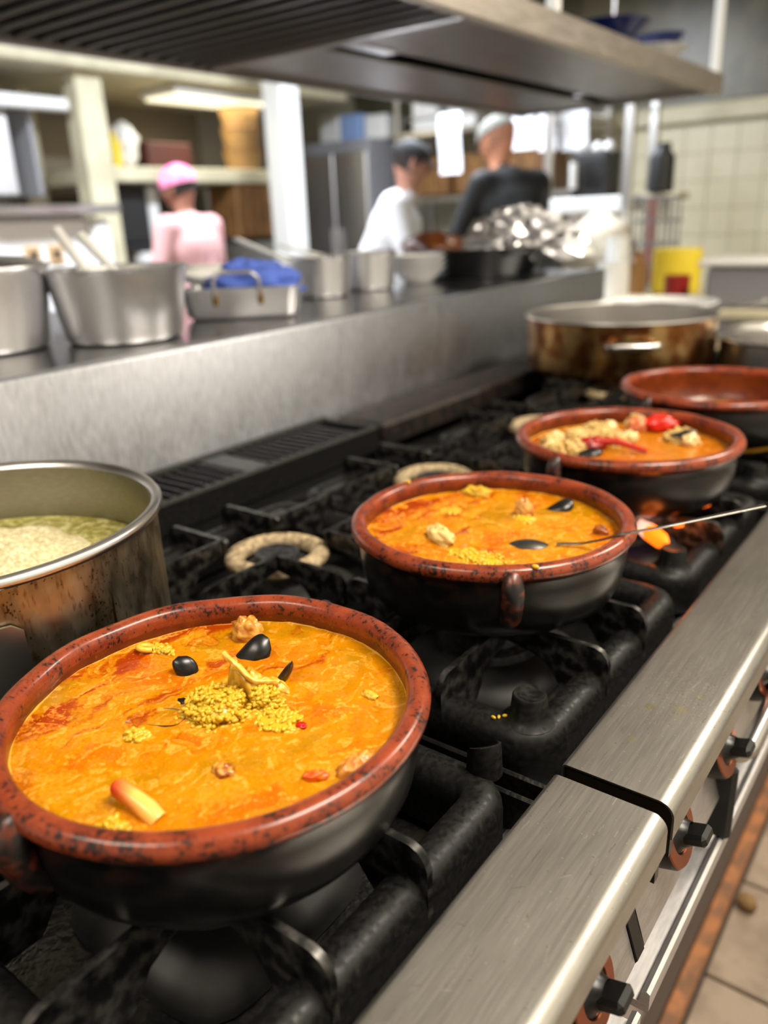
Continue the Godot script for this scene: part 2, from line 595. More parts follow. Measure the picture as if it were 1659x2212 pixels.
# ---------- the cooking ranges ----------
func rail_material(called: String, z0: float, z1: float, sd: int, stains: Array, specks: int, sp: Array) -> StandardMaterial3D:
	# steel sheet with splashes that dried on it: u runs round the bent sheet, v along it
	var fine := noise(sd, 1.0, 3)
	var blot := noise(sd + 5, 60.0, 3)
	var rng := RandomNumberGenerator.new()
	rng.seed = sd
	var w := 288
	var h := 1500
	var im := Image.create(w, h, false, Image.FORMAT_RGB8)
	var scr := PackedFloat32Array()
	for y in h:
		for x in w:
			var s := fine.get_noise_2d(x * 0.22, y * 0.007) * 0.022 + fine.get_noise_2d(x * 0.9 + 70, y * 0.012) * 0.045
			s += fine.get_noise_2d(x * 0.011 + 31, y * 0.004) * 0.03
			im.set_pixel(x, y, Color(0.675 + s, 0.66 + s, 0.635 + s))
	var top0 := 0.052
	var span := 0.172
	for k in 420:
		# short scratches, mostly along the rail
		var x0 := rng.randf() * w
		var y0 := rng.randf() * h
		var l := rng.randf_range(4, 26)
		var a := rng.randf_range(-0.35, 0.35) + (1.2 if rng.randf() < 0.25 else 0.0)
		var t := rng.randf_range(-0.10, 0.14)
		for q in int(l):
			var px := int(x0 + sin(a) * q * 0.5)
			var py := int(y0 + cos(a) * q)
			if px >= 0 and px < w and py >= 0 and py < h:
				var b := im.get_pixel(px, py)
				im.set_pixel(px, py, Color(b.r + t, b.g + t, b.b + t))
	for k in specks:
		# salt and dried drops
		var xs: float = rng.randf_range(0.05, 0.135) if k % 2 == 0 else sp[0] + rng.randfn(0, 0.022)
		var zs: float = rng.randf_range(z1, z0) if k % 2 == 0 else sp[1] + rng.randfn(0, 0.03)
		var px := int(xs / span * w)
		var py := int((zs - z0) / (z1 - z0) * h)
		var pale := Color(0.90, 0.88, 0.82) if rng.randf() < 0.7 else Color(0.42, 0.37, 0.28)
		for q in (2 if rng.randf() < 0.3 else 1):
			if px + q > 0 and px + q < w and py > 0 and py < h:
				im.set_pixel(px + q, py, pale)
	for st in stains:
		var cx: float = top0 + (st[0] + 0.205)
		var r: float = st[2]
		for y in range(int((st[1] + r * 1.6 - z0) / (z1 - z0) * h), int((st[1] - r * 1.6 - z0) / (z1 - z0) * h)):
			for x in range(int((cx - r * 1.6) / span * w), int((cx + r * 1.6) / span * w)):
				if x < 0 or y < 0 or x >= w or y >= h:
					continue
				var dx: float = (float(x) / w * span - cx) / r
				var dz: float = (z0 + float(y) / h * (z1 - z0) - st[1]) / r
				var d := sqrt(dx * dx + dz * dz) + 0.35 * blot.get_noise_2d(x * 0.004, y * 0.0025) + 0.3 * blot.get_noise_2d(x * 0.012, y * 0.006 + 9.0)
				if d < 1.0:
					var c: Color = st[3]
					im.set_pixel(x, y, im.get_pixel(x, y).lerp(c, (0.75 if d > 0.72 else 0.5) * st[4]))
	var m := mat(called, Color(1, 1, 1), 1.0, 1.0)
	m.albedo_texture = ImageTexture.create_from_image(im)
	m.roughness_texture = paint_image(96, 512, func(a, b):
		var s := fine.get_noise_2d(a * 90.0, b * 6.0) * 0.05
		return grey(0.34 + s * 0.7))
	m.anisotropy_enabled = true
	m.anisotropy = 0.5
	return m


func arc(cx: float, cy: float, r: float, a0: float, a1: float, k := 5) -> Array:
	var o := []
	for i in k + 1:
		var a := deg_to_rad(lerpf(a0, a1, float(i) / k))
		o.append(Vector2(cx + r * cos(a), cy + r * sin(a)))
	return o


func range_module(label: String, z0: float, z1: float, rail_mat: Material, knobs: Array, vent: Array, rings: bool) -> Node3D:
	var zm := (z0 + z1) / 2
	var base := Vector3(-0.6, 0, zm)
	var t := thing("cooking_range", label, "range", base, 0, "ranges in a row")
	var off := Transform3D(Basis(), -base)
	var nb := func() -> MB:
		var b := MB.new()
		b.xf = off
		return b
	var b: MB = nb.call()
	b.box(Vector3(-0.68, 0.34, zm), Vector3(0.84, 0.64, z0 - z1), 0.004)
	put("cabinet", b, M.steel_panel, t)
	for fx in [-1.0, -0.34]:
		for fz in [z0 - 0.08, z1 + 0.08]:
			put("foot", nb.call().tube([Vector3(fx, 0.0, fz), Vector3(fx, 0.025, fz)], 0.02, 12), M.steel_plain, t)
	b = nb.call()
	b.box(Vector3(-0.655, 0.777, zm), Vector3(0.89, 0.014, z0 - z1 - 0.004), 0.002)
	b.box(Vector3(-0.655, 0.715, zm), Vector3(0.86, 0.11, z0 - z1 - 0.006))
	put("hob_tray", b, M.enamel, t)
	for zz in [z0 - 0.004, z1 + 0.004]:
		put("tray_side", nb.call().box(Vector3(-0.655, 0.80, zz), Vector3(0.89, 0.04, 0.005), 0.002), M.enamel, t)
	# the bent sheet of the front rail, open underneath
	var sec := [Vector2(-0.209, 0.80)]
	sec.append_array(arc(-0.2045, 0.8455, 0.0045, 180, 90, 4))
	for i in 7:
		sec.append(Vector2(lerpf(-0.200, -0.138, i / 6.0), 0.85))
	sec.append_array(arc(-0.134, 0.838, 0.012, 90, 0, 8))
	sec.append(Vector2(-0.122, 0.826))
	sec.append(Vector2(-0.122, 0.820))
	var cum := [0.0]
	for i in range(1, sec.size()):
		cum.append(cum[-1] + sec[i].distance_to(sec[i - 1]))
	for i in cum.size():
		cum[i] /= 0.172
	b = nb.call()
	for shell in [0.0, 1.0]:
		var rows := []
		var vs := []
		for k in 9:
			var row := PackedVector3Array()
			for i in sec.size():
				var nx: Vector2 = (sec[mini(i + 1, sec.size() - 1)] - sec[maxi(i - 1, 0)]).normalized()
				var q: Vector2 = sec[i] + Vector2(nx.y, -nx.x) * 0.0016 * shell
				row.append(Vector3(q.x, q.y, lerpf(z0, z1, k / 8.0)))
			rows.append(row)
			vs.append(k / 8.0)
		b.grid(rows, false, shell == 1.0, cum, vs)
	for zz in [z0, z1]:
		var first := b.v.size()
		for i in sec.size():
			var nx: Vector2 = (sec[mini(i + 1, sec.size() - 1)] - sec[maxi(i - 1, 0)]).normalized()
			var q: Vector2 = sec[i] + Vector2(nx.y, -nx.x) * 0.0016
			b.vert(Vector3(sec[i].x, sec[i].y, zz), Vector3(0, 0, signf(zz - zm)), Vector2(cum[i], 0.5))
			b.vert(Vector3(q.x, q.y, zz), Vector3(0, 0, signf(zz - zm)), Vector2(cum[i], 0.5))
		for i in sec.size() - 1:
			var a := first + i * 2
			b.face(a, a + 1, a + 3)
			b.face(a, a + 3, a + 2)
	put("front_rail", b, rail_mat, t)
	var cap := []
	for q in sec:
		cap.append(Vector2(clampf(q.x, -0.2065, -0.1245), minf(q.y, 0.8472)))
	cap.append(Vector2(-0.1245, 0.80))
	for zz in [[z0 - 0.012, z0 - 0.004], [z1 + 0.004, z1 + 0.012]]:
		put("rail_end_cap", nb.call().prism(cap, zz[0], zz[1]), M.dark_gap, t)
	# sloping control panel and the channel under it
	put("control_panel", nb.call().prism([Vector2(-0.172, 0.815), Vector2(-0.168, 0.818), Vector2(-0.135, 0.709), Vector2(-0.136, 0.704), Vector2(-0.150, 0.700), Vector2(-0.30, 0.700), Vector2(-0.30, 0.76)], z0 - 0.003, z1 + 0.003, 60.0), M.steel_panel, t)
	put("panel_seam", nb.call().prism([Vector2(-0.174, 0.815), Vector2(-0.1665, 0.818), Vector2(-0.1335, 0.711), Vector2(-0.138, 0.702), Vector2(-0.152, 0.702)], z1 + 0.002, z1 - 0.012), M.black_plastic, t)
	put("drip_channel", nb.call().prism([Vector2(-0.27, 0.668), Vector2(-0.27, 0.640), Vector2(-0.130, 0.640), Vector2(-0.127, 0.643), Vector2(-0.127, 0.660), Vector2(-0.130, 0.662), Vector2(-0.134, 0.660), Vector2(-0.136, 0.648), Vector2(-0.26, 0.648), Vector2(-0.262, 0.668)], z0 - 0.003, z1 + 0.003), M.steel_panel, t)
	for zk in knobs:
		var k := Node3D.new()
		k.name = "knob"
		t.add_child(k, true)
		k.position = Vector3(-0.1515, 0.764, zk) - base
		k.rotation_degrees.z = 17.0 - 90.0
		put("dial", MB.new().lathe([Vector2(0, 0), Vector2(0.029, 0), Vector2(0.030, 0.002), Vector2(0.030, 0.016), Vector2(0.0285, 0.018)], 32), M.black_plastic, k)
		put("copper_ring", MB.new().lathe([Vector2(0.0285, 0.0181), Vector2(0.0275, 0.0192), Vector2(0.0175, 0.0192), Vector2(0.017, 0.0181)], 32), M.copper, k)
		var gp := MB.new()
		gp.lathe([Vector2(0.0172, 0.0175), Vector2(0.012, 0.021), Vector2(0.0095, 0.028)], 20)
		gp.box(Vector3(0, 0.032, 0), Vector3(0.011, 0.020, 0.022), 0.003)
		put("grip", gp, M.black_plastic, k)
	# vent for the flue at the back
	if vent.size():
		var v0: float = vent[0]
		var v1: float = vent[1]
		b = nb.call()
		b.box(Vector3(-0.957, 0.835, (v0 + v1) / 2), Vector3(0.014, 0.052, v0 - v1), 0.004)
		b.box(Vector3(-1.090, 0.842, (v0 + v1) / 2), Vector3(0.02, 0.044, v0 - v1), 0.004)
		for zz in [v0 - 0.008, v1 + 0.008]:
			b.box(Vector3(-1.022, 0.842, zz), Vector3(0.12, 0.038, 0.016), 0.003)
		put("vent_frame", b, M.iron, t)
		put("vent_duct", nb.call().box(Vector3(-1.022, 0.80, (v0 + v1) / 2), Vector3(0.12, 0.03, v0 - v1 - 0.01)), M.black_pan, t)
		put("vent_cover", nb.call().box(Vector3(-1.022, 0.857, (v0 + v1) / 2 - 0.04), Vector3(0.118, 0.006, 0.055), 0.002), M.burner, t)
		var sl := MB.new().box(Vector3.ZERO, Vector3(0.118, 0.003, 0.015), 0.0008).done()
		var n := int((v0 - v1 - 0.03) / 0.022)
		for i in n:
			var o := put("slat", sl, M.vent_steel, t)
			o.position = Vector3(-1.022, 0.853, v0 - 0.02 - i * 0.022) - base
			o.rotation_degrees.x = -38
	elif z0 < -1.0:
		put("flue_cover", nb.call().box(Vector3(-1.022, 0.832, zm), Vector3(0.13, 0.05, z0 - z1 - 0.02), 0.006), M.rust_iron, t)
	# four burners
	for zc in rings_z(z0, z1):
		for xc in [-0.385, -0.70]:
			var k := Node3D.new()
			k.name = "burner"
			t.add_child(k, true)
			k.position = Vector3(xc, 0.784, zc) - base
			var dp := MB.new().lathe([Vector2(0.036, 0.030), Vector2(0.058, 0.028), Vector2(0.076, 0.020), Vector2(0.084, 0.010), Vector2(0.086, 0.003), Vector2(0.084, 0.0)], 48, 50.0)
			for i in dp.v.size():
				var q := dp.v[i]
				var an := atan2(q.z, q.x)
				var sq := pow(pow(absf(cos(an)), 5.0) + pow(absf(sin(an)), 5.0), -0.2)
				sq = lerpf(1.0, sq, smoothstep(0.04, 0.08, Vector2(q.x, q.z).length()))
				dp.v[i] = Vector3(q.x * sq, q.y, q.z * sq)
			put("drip_plate", dp, M.drip_iron, k)
			put("burner_head", MB.new().lathe([Vector2(0.058, 0.026), Vector2(0.054, 0.036), Vector2(0.043, 0.040), Vector2(0.040, 0.048), Vector2(0.030, 0.052), Vector2(0.029, 0.062), Vector2(0.024, 0.0625), Vector2(0.0, 0.060)], 40), M.burner, k)
			var rg := MB.new()
			rg.lathe([Vector2(0.045, 0.050), Vector2(0.064, 0.050), Vector2(0.068, 0.055), Vector2(0.066, 0.062), Vector2(0.058, 0.066), Vector2(0.049, 0.065), Vector2(0.043, 0.059), Vector2(0.045, 0.050)], 48, 80.0)
			if xc < -0.5:
				put("burner_ring", rg, M.burnt_ring, k)
	return t


func rings_z(z0: float, z1: float) -> Array:
	return [z0 + (0.183 if z0 > -0.47 else 0.195) * -1.0, z1 + 0.185]


func make_grate(label: String) -> Node3D:
	var t := thing("pan_grate", label, "grate", Vector3.ZERO, 0, "cast iron pan grates on the ranges")
	var hx := 0.137
	var hz := 0.158
	var r := 0.022
	var path := []
	for c in [[1, 1, 0], [-1, 1, 90], [-1, -1, 180], [1, -1, 270]]:
		for i in 6:
			var a := deg_to_rad(c[2] + 90.0 * i / 5)
			path.append(Vector3(c[0] * (hx - r) + r * cos(a), 0, c[1] * (hz - r) + r * sin(a)))
	# rounded bar section
	var sec := []
	for p in [[0.018, 0.006], [0.018, 0.036], [0.0165, 0.046], [0.012, 0.053], [0.004, 0.0565], [-0.004, 0.0565], [-0.012, 0.053], [-0.0165, 0.046], [-0.018, 0.036], [-0.018, 0.006], [0.0, 0.0]]:
		sec.append(Vector2(p[0], p[1]))
	put("frame", MB.new().sweep(path, sec), M.iron, t)
	for side in 4:
		var along := 0.155 if side % 2 == 0 else 0.172
		var poly := []
		for p in [[along, 0.030], [along, 0.068], [along - 0.002, 0.075], [along - 0.007, 0.081], [along - 0.014, 0.084], [0.043, 0.084], [0.040, 0.081], [0.043, 0.066], [0.078, 0.060], [0.094, 0.052], [0.105, 0.036], [0.110, 0.030]]:
			poly.append(Vector2(p[0], p[1]))
		for k in [-0.048, 0.048]:
			var o := put("finger", MB.new().prism(poly, k - 0.003, k + 0.003, 30.0), M.plate_iron, t)
			o.rotation.y = PI / 2 * side
	return t


func ranges() -> void:
	var yel := Color(0.64, 0.60, 0.34)
	var pale := Color(0.74, 0.70, 0.48)
	var ma := rail_material("rail_steel_near", -0.468, 0.29, 61, [[-0.203, -0.442, 0.011, yel, 0.55], [-0.203, -0.411, 0.010, yel, 0.45], [-0.2, -0.366, 0.0055, pale, 0.7], [-0.196, -0.349, 0.004, pale, 0.8], [-0.190, -0.391, 0.003, Color(0.25, 0.2, 0.12), 1.0], [-0.164, -0.327, 0.0075, pale, 0.75], [-0.153, -0.333, 0.010, yel, 0.85], [-0.177, -0.333, 0.004, Color(0.5, 0.5, 0.48), 0.6], [-0.149, -0.285, 0.004, pale, 0.6], [-0.147, -0.352, 0.003, Color(0.6, 0.42, 0.25), 0.8], [-0.185, -0.262, 0.005, pale, 0.5], [-0.165, -0.30, 0.006, Color(0.58, 0.56, 0.53), 0.6]], 700, [0.09, -0.36])
	var mb := rail_material("rail_steel_far", -0.482, -1.235, 67, [[-0.157, -0.602, 0.005, pale, 0.8], [-0.180, -0.592, 0.004, yel, 0.7], [-0.175, -0.54, 0.004, pale, 0.5], [-0.15, -0.63, 0.003, pale, 0.8]], 900, [0.10, -0.63])
	range_module("stainless cooking range under the casserole full of orange stew beside the onion pot", 0.29, -0.468, ma, [-0.378, -0.21], [0.2, -0.40], true)
	var second := range_module("stainless cooking range carrying the casserole with the spoon", -0.482, -1.235, mb, [-0.552, -0.687, -0.84, -0.98], [-0.50, -1.232], true)
	range_module("stainless cooking range under the nearly empty clay casserole", -1.25, -2.0, M.steel_rail, [-1.35], [], true)
	range_module("stainless cooking range under the tall brassy pan at the far end", -2.015, -2.75, M.steel_rail, [], [], true)
	# a door handle bar on the second range
	var hb := Vector3(-0.12, 0.70, -0.9) - second.position
	put("handle_bar", MB.new().at(hb).tube([Vector3(-0.02, 0.045, 0.195), Vector3(-0.004, 0.052, 0.190), Vector3(0.0, 0.053, 0.18), Vector3(0.0, 0.053, -0.32)], 0.009, 12), M.steel_plain, second)
	put("handle_bracket", MB.new().at(hb).box(Vector3(-0.016, 0.002, 0.205), Vector3(0.028, 0.085, 0.012), 0.004), M.dark_grey, second)
	var spots := []
	for mz in [[0.29, -0.468], [-0.482, -1.235], [-1.25, -2.0], [-2.015, -2.75]]:
		for zc in rings_z(mz[0], mz[1]):
			spots.append(zc)
	var words := ["near the end of the row", "holding the big casserole of stew", "under the casserole with the spoon", "under the casserole of lobster rice", "under the nearly empty casserole", "just past the nearly empty casserole", "beside the brassy pan", "at the far end of the row"]
	var g0: Node3D = null
	var fronts := {}
	for i in range(0, 7):
		for x in [-0.385, -0.70]:
			if i == 0 and x < -0.5:
				continue
			var where: String = ("front cast iron grate " if x > -0.5 else "rear cast iron grate behind the one ") + words[i]
			var g1 := g0
			if g0 == null:
				g0 = make_grate(where)
				g0.position = Vector3(x, 0.786, spots[i])
				g1 = g0
			else:
				g1 = copy(g0, Vector3(x, 0.786, spots[i]), 0.0, where)
			if x > -0.5:
				fronts[i] = g1
	# stubs cast on the grate corners
	for p in [[-0.263, -0.534, 0, 2], [-0.263, -0.907, 0, 3], [-0.263, -1.30, 0, 4], [-0.262, -0.455, 1, 1]]:
		var b := MB.new()
		if p[2] == 0:
			b.lathe([Vector2(0.024, -0.001), Vector2(0.0195, 0.0025), Vector2(0.0165, 0.008), Vector2(0.0148, 0.022), Vector2(0.0135, 0.024), Vector2(0.010, 0.0235), Vector2(0.0, 0.022)], 24)
		else:
			# a half-open ring of cast iron
			var rows := []
			for i in 15:
				var a := deg_to_rad(-60 + 190.0 * i / 14)
				var top := 0.020 + 0.007 * sin(PI * i / 14.0)
				var row := PackedVector3Array()
				for q in [[0.0150, -0.004], [0.0135, top], [0.0100, top], [0.0100, -0.004]]:
					row.append(Vector3(q[0] * cos(a), q[1], q[0] * sin(a)))
				rows.append(row)
			b.grid(rows)
		put("corner_stub", b, M.iron, fronts[p[3]]).position = Vector3(p[0], 0.841, p[1]) - fronts[p[3]].position
	# burning gas at the edge of the lobster casserole
	var f := thing("gas_flame", "orange and blue gas flame licking out from under the lobster casserole", "flame", Vector3(-0.385, 0.845, -1.05))
	var glow := func(cl: Color, e: float) -> StandardMaterial3D:
		var m := mat("flame", cl, 0.5)
		m.emission_enabled = true
		m.emission = cl
		m.emission_energy_multiplier = e
		return m
	var orange: Material = glow.call(Color(1.0, 0.42, 0.06), 2.2)
	var core: Material = glow.call(Color(1.0, 0.72, 0.62), 1.6)
	var blue: Material = glow.call(Color(0.35, 0.5, 1.0), 1.0)
	for a in [[49, 0.060, 1.3], [72, 0.066, 0.35], [28, 0.06, 0.2], [100, 0.06, 0.2], [-20, 0.06, 0.2], [150, 0.06, 0.2], [220, 0.06, 0.2], [290, 0.06, 0.2]]:
		var d := Vector3(cos(deg_to_rad(a[0])), 0, sin(deg_to_rad(a[0])))
		var s: float = a[2]
		var tongue := Node3D.new()
		tongue.name = "tongue"
		f.add_child(tongue, true)
		put("blue_base", MB.new().tube([d * 0.055, d * 0.075 + Vector3(0, 0.006, 0)], [0.004, 0.006 * s], 10), blue, tongue)
		put("pale_core", MB.new().tube([d * 0.075 + Vector3(0, 0.006, 0), d * (0.10 + 0.012 * s) + Vector3(0, 0.010, 0)], [0.006 * s, 0.009 * s], 10), core, tongue)
		put("orange_tip", MB.new().tube([d * (0.10 + 0.012 * s) + Vector3(0, 0.010, 0), d * (0.105 + 0.03 * s) + Vector3(0, 0.012, 0), d * (0.110 + 0.044 * s) + Vector3(0, 0.016, 0)], [0.009 * s, 0.0085 * s, 0.002], 10), orange, tongue)
	var l := OmniLight3D.new()
	l.name = "flame_light"
	l.light_color = Color(1.0, 0.5, 0.2)
	l.light_energy = 0.004
	l.omni_range = 6.0
	l.omni_attenuation = 2.0
	l.shadow_enabled = true
	l.light_size = 0.02
	l.position = Vector3(0.10, 0.014, 0.11)
	f.add_child(l)
	# grains dropped on the iron
	for q in [[-0.283, -0.517], [-0.2865, -0.514], [-0.2795, -0.5215]]:
		var o := put("rice_grain", grain_mesh(), M.rice)
		tag(o, "spilled yellow rice grain on the black grate bar beside the rail seam", "rice grain", "grains spilled on the grate")
		o.position = Vector3(q[0], 0.8435, q[1])
		o.rotation.y = q[1] * 300.0


var _grain: ArrayMesh


func grain_mesh() -> ArrayMesh:
	if _grain == null:
		_grain = MB.new().blob(Vector3(0.0027, 0.0014, 0.0015), 3, 0.2, 1.0, 6, 8).done()
	return _grain


# ---------- clay casseroles and pans on the ranges ----------
func clay_profile(r: float) -> Array:
	var k := r / 0.1378
	var o := []
	for p in [[0.0, 0.003], [0.098, 0.0], [0.1145, 0.003], [0.1265, 0.012], [0.1335, 0.025], [0.1368, 0.042], [0.1378, 0.058], [0.1365, 0.0675]]:
		o.append(Vector2(p[0] * k, p[1]))
	var h := 0.0083
	for i in 11:
		var a := deg_to_rad(-70.0 + 255.0 * i / 10)
		o.append(Vector2((0.1378 + h * cos(a)) * k, 0.079 + h * sin(a)))
	for p in [[0.1302, 0.070], [0.1325, 0.058], [0.1305, 0.038], [0.122, 0.020], [0.105, 0.010], [0.0, 0.008]]:
		o.append(Vector2(p[0] * k, p[1]))
	return o


func clay_material(sd: int, w := 1024, h := 384) -> StandardMaterial3D:
	# glazed clay: black, fired outside; red rim with soot in its pits; brown glaze inside
	var prof := clay_profile(0.1378)
	var cum := [0.0]
	for i in range(1, prof.size()):
		cum.append(cum[-1] + prof[i].distance_to(prof[i - 1]))
	var na := noise(sd, 1.0, 4)
	var nb := noise(sd + 1, 1.0, 3)
	var im := Image.create(w, h, false, Image.FORMAT_RGB8)
	for y in h:
		var l: float = (y + 0.5) / h * cum[-1]
		var i := 1
		while i < prof.size() - 1 and cum[i] < l:
			i += 1
		var f: float = i - 1 + (l - cum[i - 1]) / (cum[i] - cum[i - 1])
		for x in w:
			var a := TAU * x / w
			var cx := cos(a)
			var sx := sin(a)
			var n1 := na.get_noise_3d(cx * 26.0, sx * 26.0, l * 190.0)
			var n2 := nb.get_noise_3d(cx * 5.0, sx * 5.0, l * 40.0)
			var n3 := nb.get_noise_3d(cx * 60.0 + 9.0, sx * 60.0, l * 420.0)
			var c: Color
			# edge between the sooty outside and the red rim, ragged
			var edge := 9.2 + n2 * 1.6 + n1 * 1.5
			var black := Color(0.03, 0.028, 0.028).lerp(Color(0.10, 0.094, 0.09), clampf(n2 + 0.3 + 0.5 * n1, 0, 1) * 0.55)
			black = black.lerp(Color(0.24, 0.09, 0.05), clampf((f - 5.0) / 3.0, 0, 1) * clampf(n2 * 2.0 + 0.2, 0, 0.7))
			if f < edge:
				c = black
			elif f < 18.5:
				c = Color(0.51, 0.215, 0.11).lerp(Color(0.40, 0.155, 0.09), clampf(0.5 + n2, 0, 1))
				c = c.lerp(Color(0.56, 0.27, 0.15), clampf(n3 * 1.4, 0, 0.6))
				var soot := n1 + 0.55 * n3 + 0.5 * n2
				soot += 0.22 * clampf((13.5 - f) / 4.0, 0.0, 1.0)
				if soot > 0.34:
					c = c.lerp(Color(0.07, 0.06, 0.06), clampf((soot - 0.34) * 6.0, 0, 0.85))
			else:
				c = Color(0.44, 0.20, 0.08).lerp(Color(0.33, 0.13, 0.05), clampf(0.5 + 0.9 * n2, 0, 1))
				if n1 + 0.4 * n3 > 0.5:
					c = c.lerp(Color(0.62, 0.33, 0.08), 0.6)
			im.set_pixel(x, y, c)
	var m := mat("glazed_clay", Color(1, 1, 1), 0.3)
	m.albedo_texture = ImageTexture.create_from_image(im)
	m.clearcoat_enabled = true
	m.clearcoat = 0.2
	m.metallic_specular = 0.4
	m.clearcoat_roughness = 0.18
	m.uv1_scale = Vector3.ONE
	return m


func casserole(label: String, at: Vector3, r: float, m: Material, handles: Array, hmat: Material) -> Node3D:
	var t := thing("clay_casserole", label, "casserole", at, 0, "clay casseroles on the ranges")
	var mb := MB.new()
	var prof := clay_profile(r)
	var total := 0.0
	mb.lathe(prof, 128, 60.0)
	# thrown by hand: a slightly wavy rim
	var wob := noise(int(r * 9000) + handles[0], 1.0, 2)
	for i in mb.v.size():
		var p := mb.v[i]
		var a := atan2(p.z, p.x)
		var w := wob.get_noise_2d(cos(a) * 1.3, sin(a) * 1.3)
		mb.v[i] = p * Vector3(1 + 0.006 * w, 1, 1 + 0.006 * w) + Vector3(0, 0.0012 * w * clampf(p.y / 0.08, 0, 1), 0)
	put("body", mb, m, t)
	for a in handles:
		# a thick ear from the rim down to the wall
		var rad := deg_to_rad(a)
		var d := Vector3(cos(rad), 0, sin(rad))
		var path := []
		for q in [[r - 0.001, 0.078], [r + 0.006, 0.076], [r + 0.0095, 0.069], [r + 0.0095, 0.058], [r + 0.006, 0.046], [r + 0.000, 0.036], [r - 0.010, 0.028]]:
			path.append(d * q[0] + Vector3(0, q[1], 0))
		put("handle", MB.new().tube(path, [0.0075, 0.0095, 0.0105, 0.0105, 0.010, 0.0095, 0.0085], 14), hmat, t)
	return t


func stew_material(sd: int, n: int, lobster := false) -> StandardMaterial3D:
	var wa := noise(sd, 1.0, 3)
	var wb := noise(sd + 3, 1.0, 4)
	var cell := noise(sd + 7, 1.0, 2)
	var m := mat("saffron_broth", Color(1, 1, 1), 0.14)
	m.metallic_specular = 0.33
	m.albedo_texture = paint_image(n, n, func(a, b):
		var x: float = a * 2.0 - 1.0
		var y: float = b * 2.0 - 1.0
		var qx := x + 0.12 * wa.get_noise_2d(x * 2.1, y * 2.1)
		var qy := y + 0.12 * wa.get_noise_2d(x * 2.1 + 50.0, y * 2.1)
		var big := wb.get_noise_2d(qx * 1.5, qy * 1.1)
		var mid := wb.get_noise_2d(qx * 3.6 + 20.0, qy * 2.2)
		var fine := wb.get_noise_2d(x * 30.0, y * 30.0)
		var c := Color(0.69, 0.425, 0.012).lerp(Color(0.72, 0.47, 0.025), clampf(0.5 + 1.2 * mid, 0, 1))
		# clear yellow pools and browner drifts
		c = c.lerp(Color(0.60, 0.42, 0.02), smoothstep(0.05, 0.45, big) * 0.8)
		c = c.lerp(Color(0.66, 0.31, 0.012), smoothstep(0.0, 0.5, -big + 0.3 * mid + 0.1 * fine) * 0.75)
		# red oil drawn out along one direction, mostly on one side
		var streak := wb.get_noise_2d(qx * 4.5 + 3.0, qy * 1.3 + 7.0)
		var oil := smoothstep(0.05, 0.55, streak - 0.35 * big - 0.55 * x - 0.32 + 0.14 * fine + 0.12 * mid)
		c = c.lerp(Color(0.52, 0.15, 0.02), oil * 0.85)
		# skins of pale foam, ragged at the edge
		var f1 := cell.get_noise_2d(qx * 4.6 + 5.0, qy * 4.6) + 0.10 * fine
		var f2 := cell.get_noise_2d(qx * 10.0 + 15.0, qy * 8.0) + 0.16 * fine
		if f1 > 0.22:
			c = c.lerp(Color(0.82, 0.54, 0.17), clampf(0.34 + (0.34 if f1 < 0.27 else 0.0) + 0.8 * fine, 0, 0.8))
		if f2 > 0.31:
			c = c.lerp(Color(0.85, 0.60, 0.26), clampf((f2 - 0.31) * 8.0, 0, 1) * clampf(0.55 + 0.9 * fine, 0, 0.8))
		# grains and shreds just under the surface
		var f3 := cell.get_noise_2d(x * 34.0 + 90.0, y * 34.0)
		if f3 > 0.55 - 0.2 * y:
			c = c.lerp(Color(0.76, 0.56, 0.14), 0.55)
		c = c.lerp(Color(0.50, 0.25, 0.03), clampf(fine * 0.7 - 0.15, 0, 0.3))
		if lobster:
			c = c.lerp(Color(0.62, 0.33, 0.08), 0.45)
		# scum where the broth meets the clay
		var r := sqrt(x * x + y * y)
		if r > 0.985 + 0.014 * mid:
			c = c.lerp(Color(0.86, 0.66, 0.30), 0.7)
		return c)
	m.normal_enabled = true
	var nt := ntex(sd + 9, 0.012, [], [], 512, 4)
	nt.as_normal_map = true
	nt.bump_strength = 3.0
	m.normal_texture = nt
	m.normal_scale = 0.35
	return m


func stew(label: String, at: Vector3, r: float, m: Material, sd: int, rough := 0.0012) -> Node3D:
	var ns := noise(sd, 1.0, 3)
	var mb := MB.new()
	var rows := []
	var us := []
	var seg := 120
	var rings := 56
	var first := 0
	for i in rings + 1:
		var row := PackedVector3Array()
		var rr := r * sqrt(float(i) / rings)
		for j in seg + 1:
			var a := -TAU * j / seg
			var x := rr * cos(a)
			var z := rr * sin(a)
			var y := rough * (ns.get_noise_2d(x * 22, z * 22) + 0.7 * ns.get_noise_2d(x * 70, z * 70))
			y += 0.0016 * pow(rr / r, 30.0)
			row.append(Vector3(x, y, z))
		rows.append(row)
	mb.grid(rows, true)
	for i in mb.v.size():
		mb.u[i] = Vector2(0.5 + mb.v[i].x / r / 2, 0.5 + mb.v[i].z / r / 2)
	# the liquid goes on below its surface
	var side := [Vector2(r * 0.90, -0.03), Vector2(r, -0.006), Vector2(r, 0.001)]
	var b2 := MB.new().lathe(side, 60)
	var t := thing("stew", label, "stew", at)
	put("broth_surface", mb, m, t)
	put("broth_depth", b2, m, t)
	return t


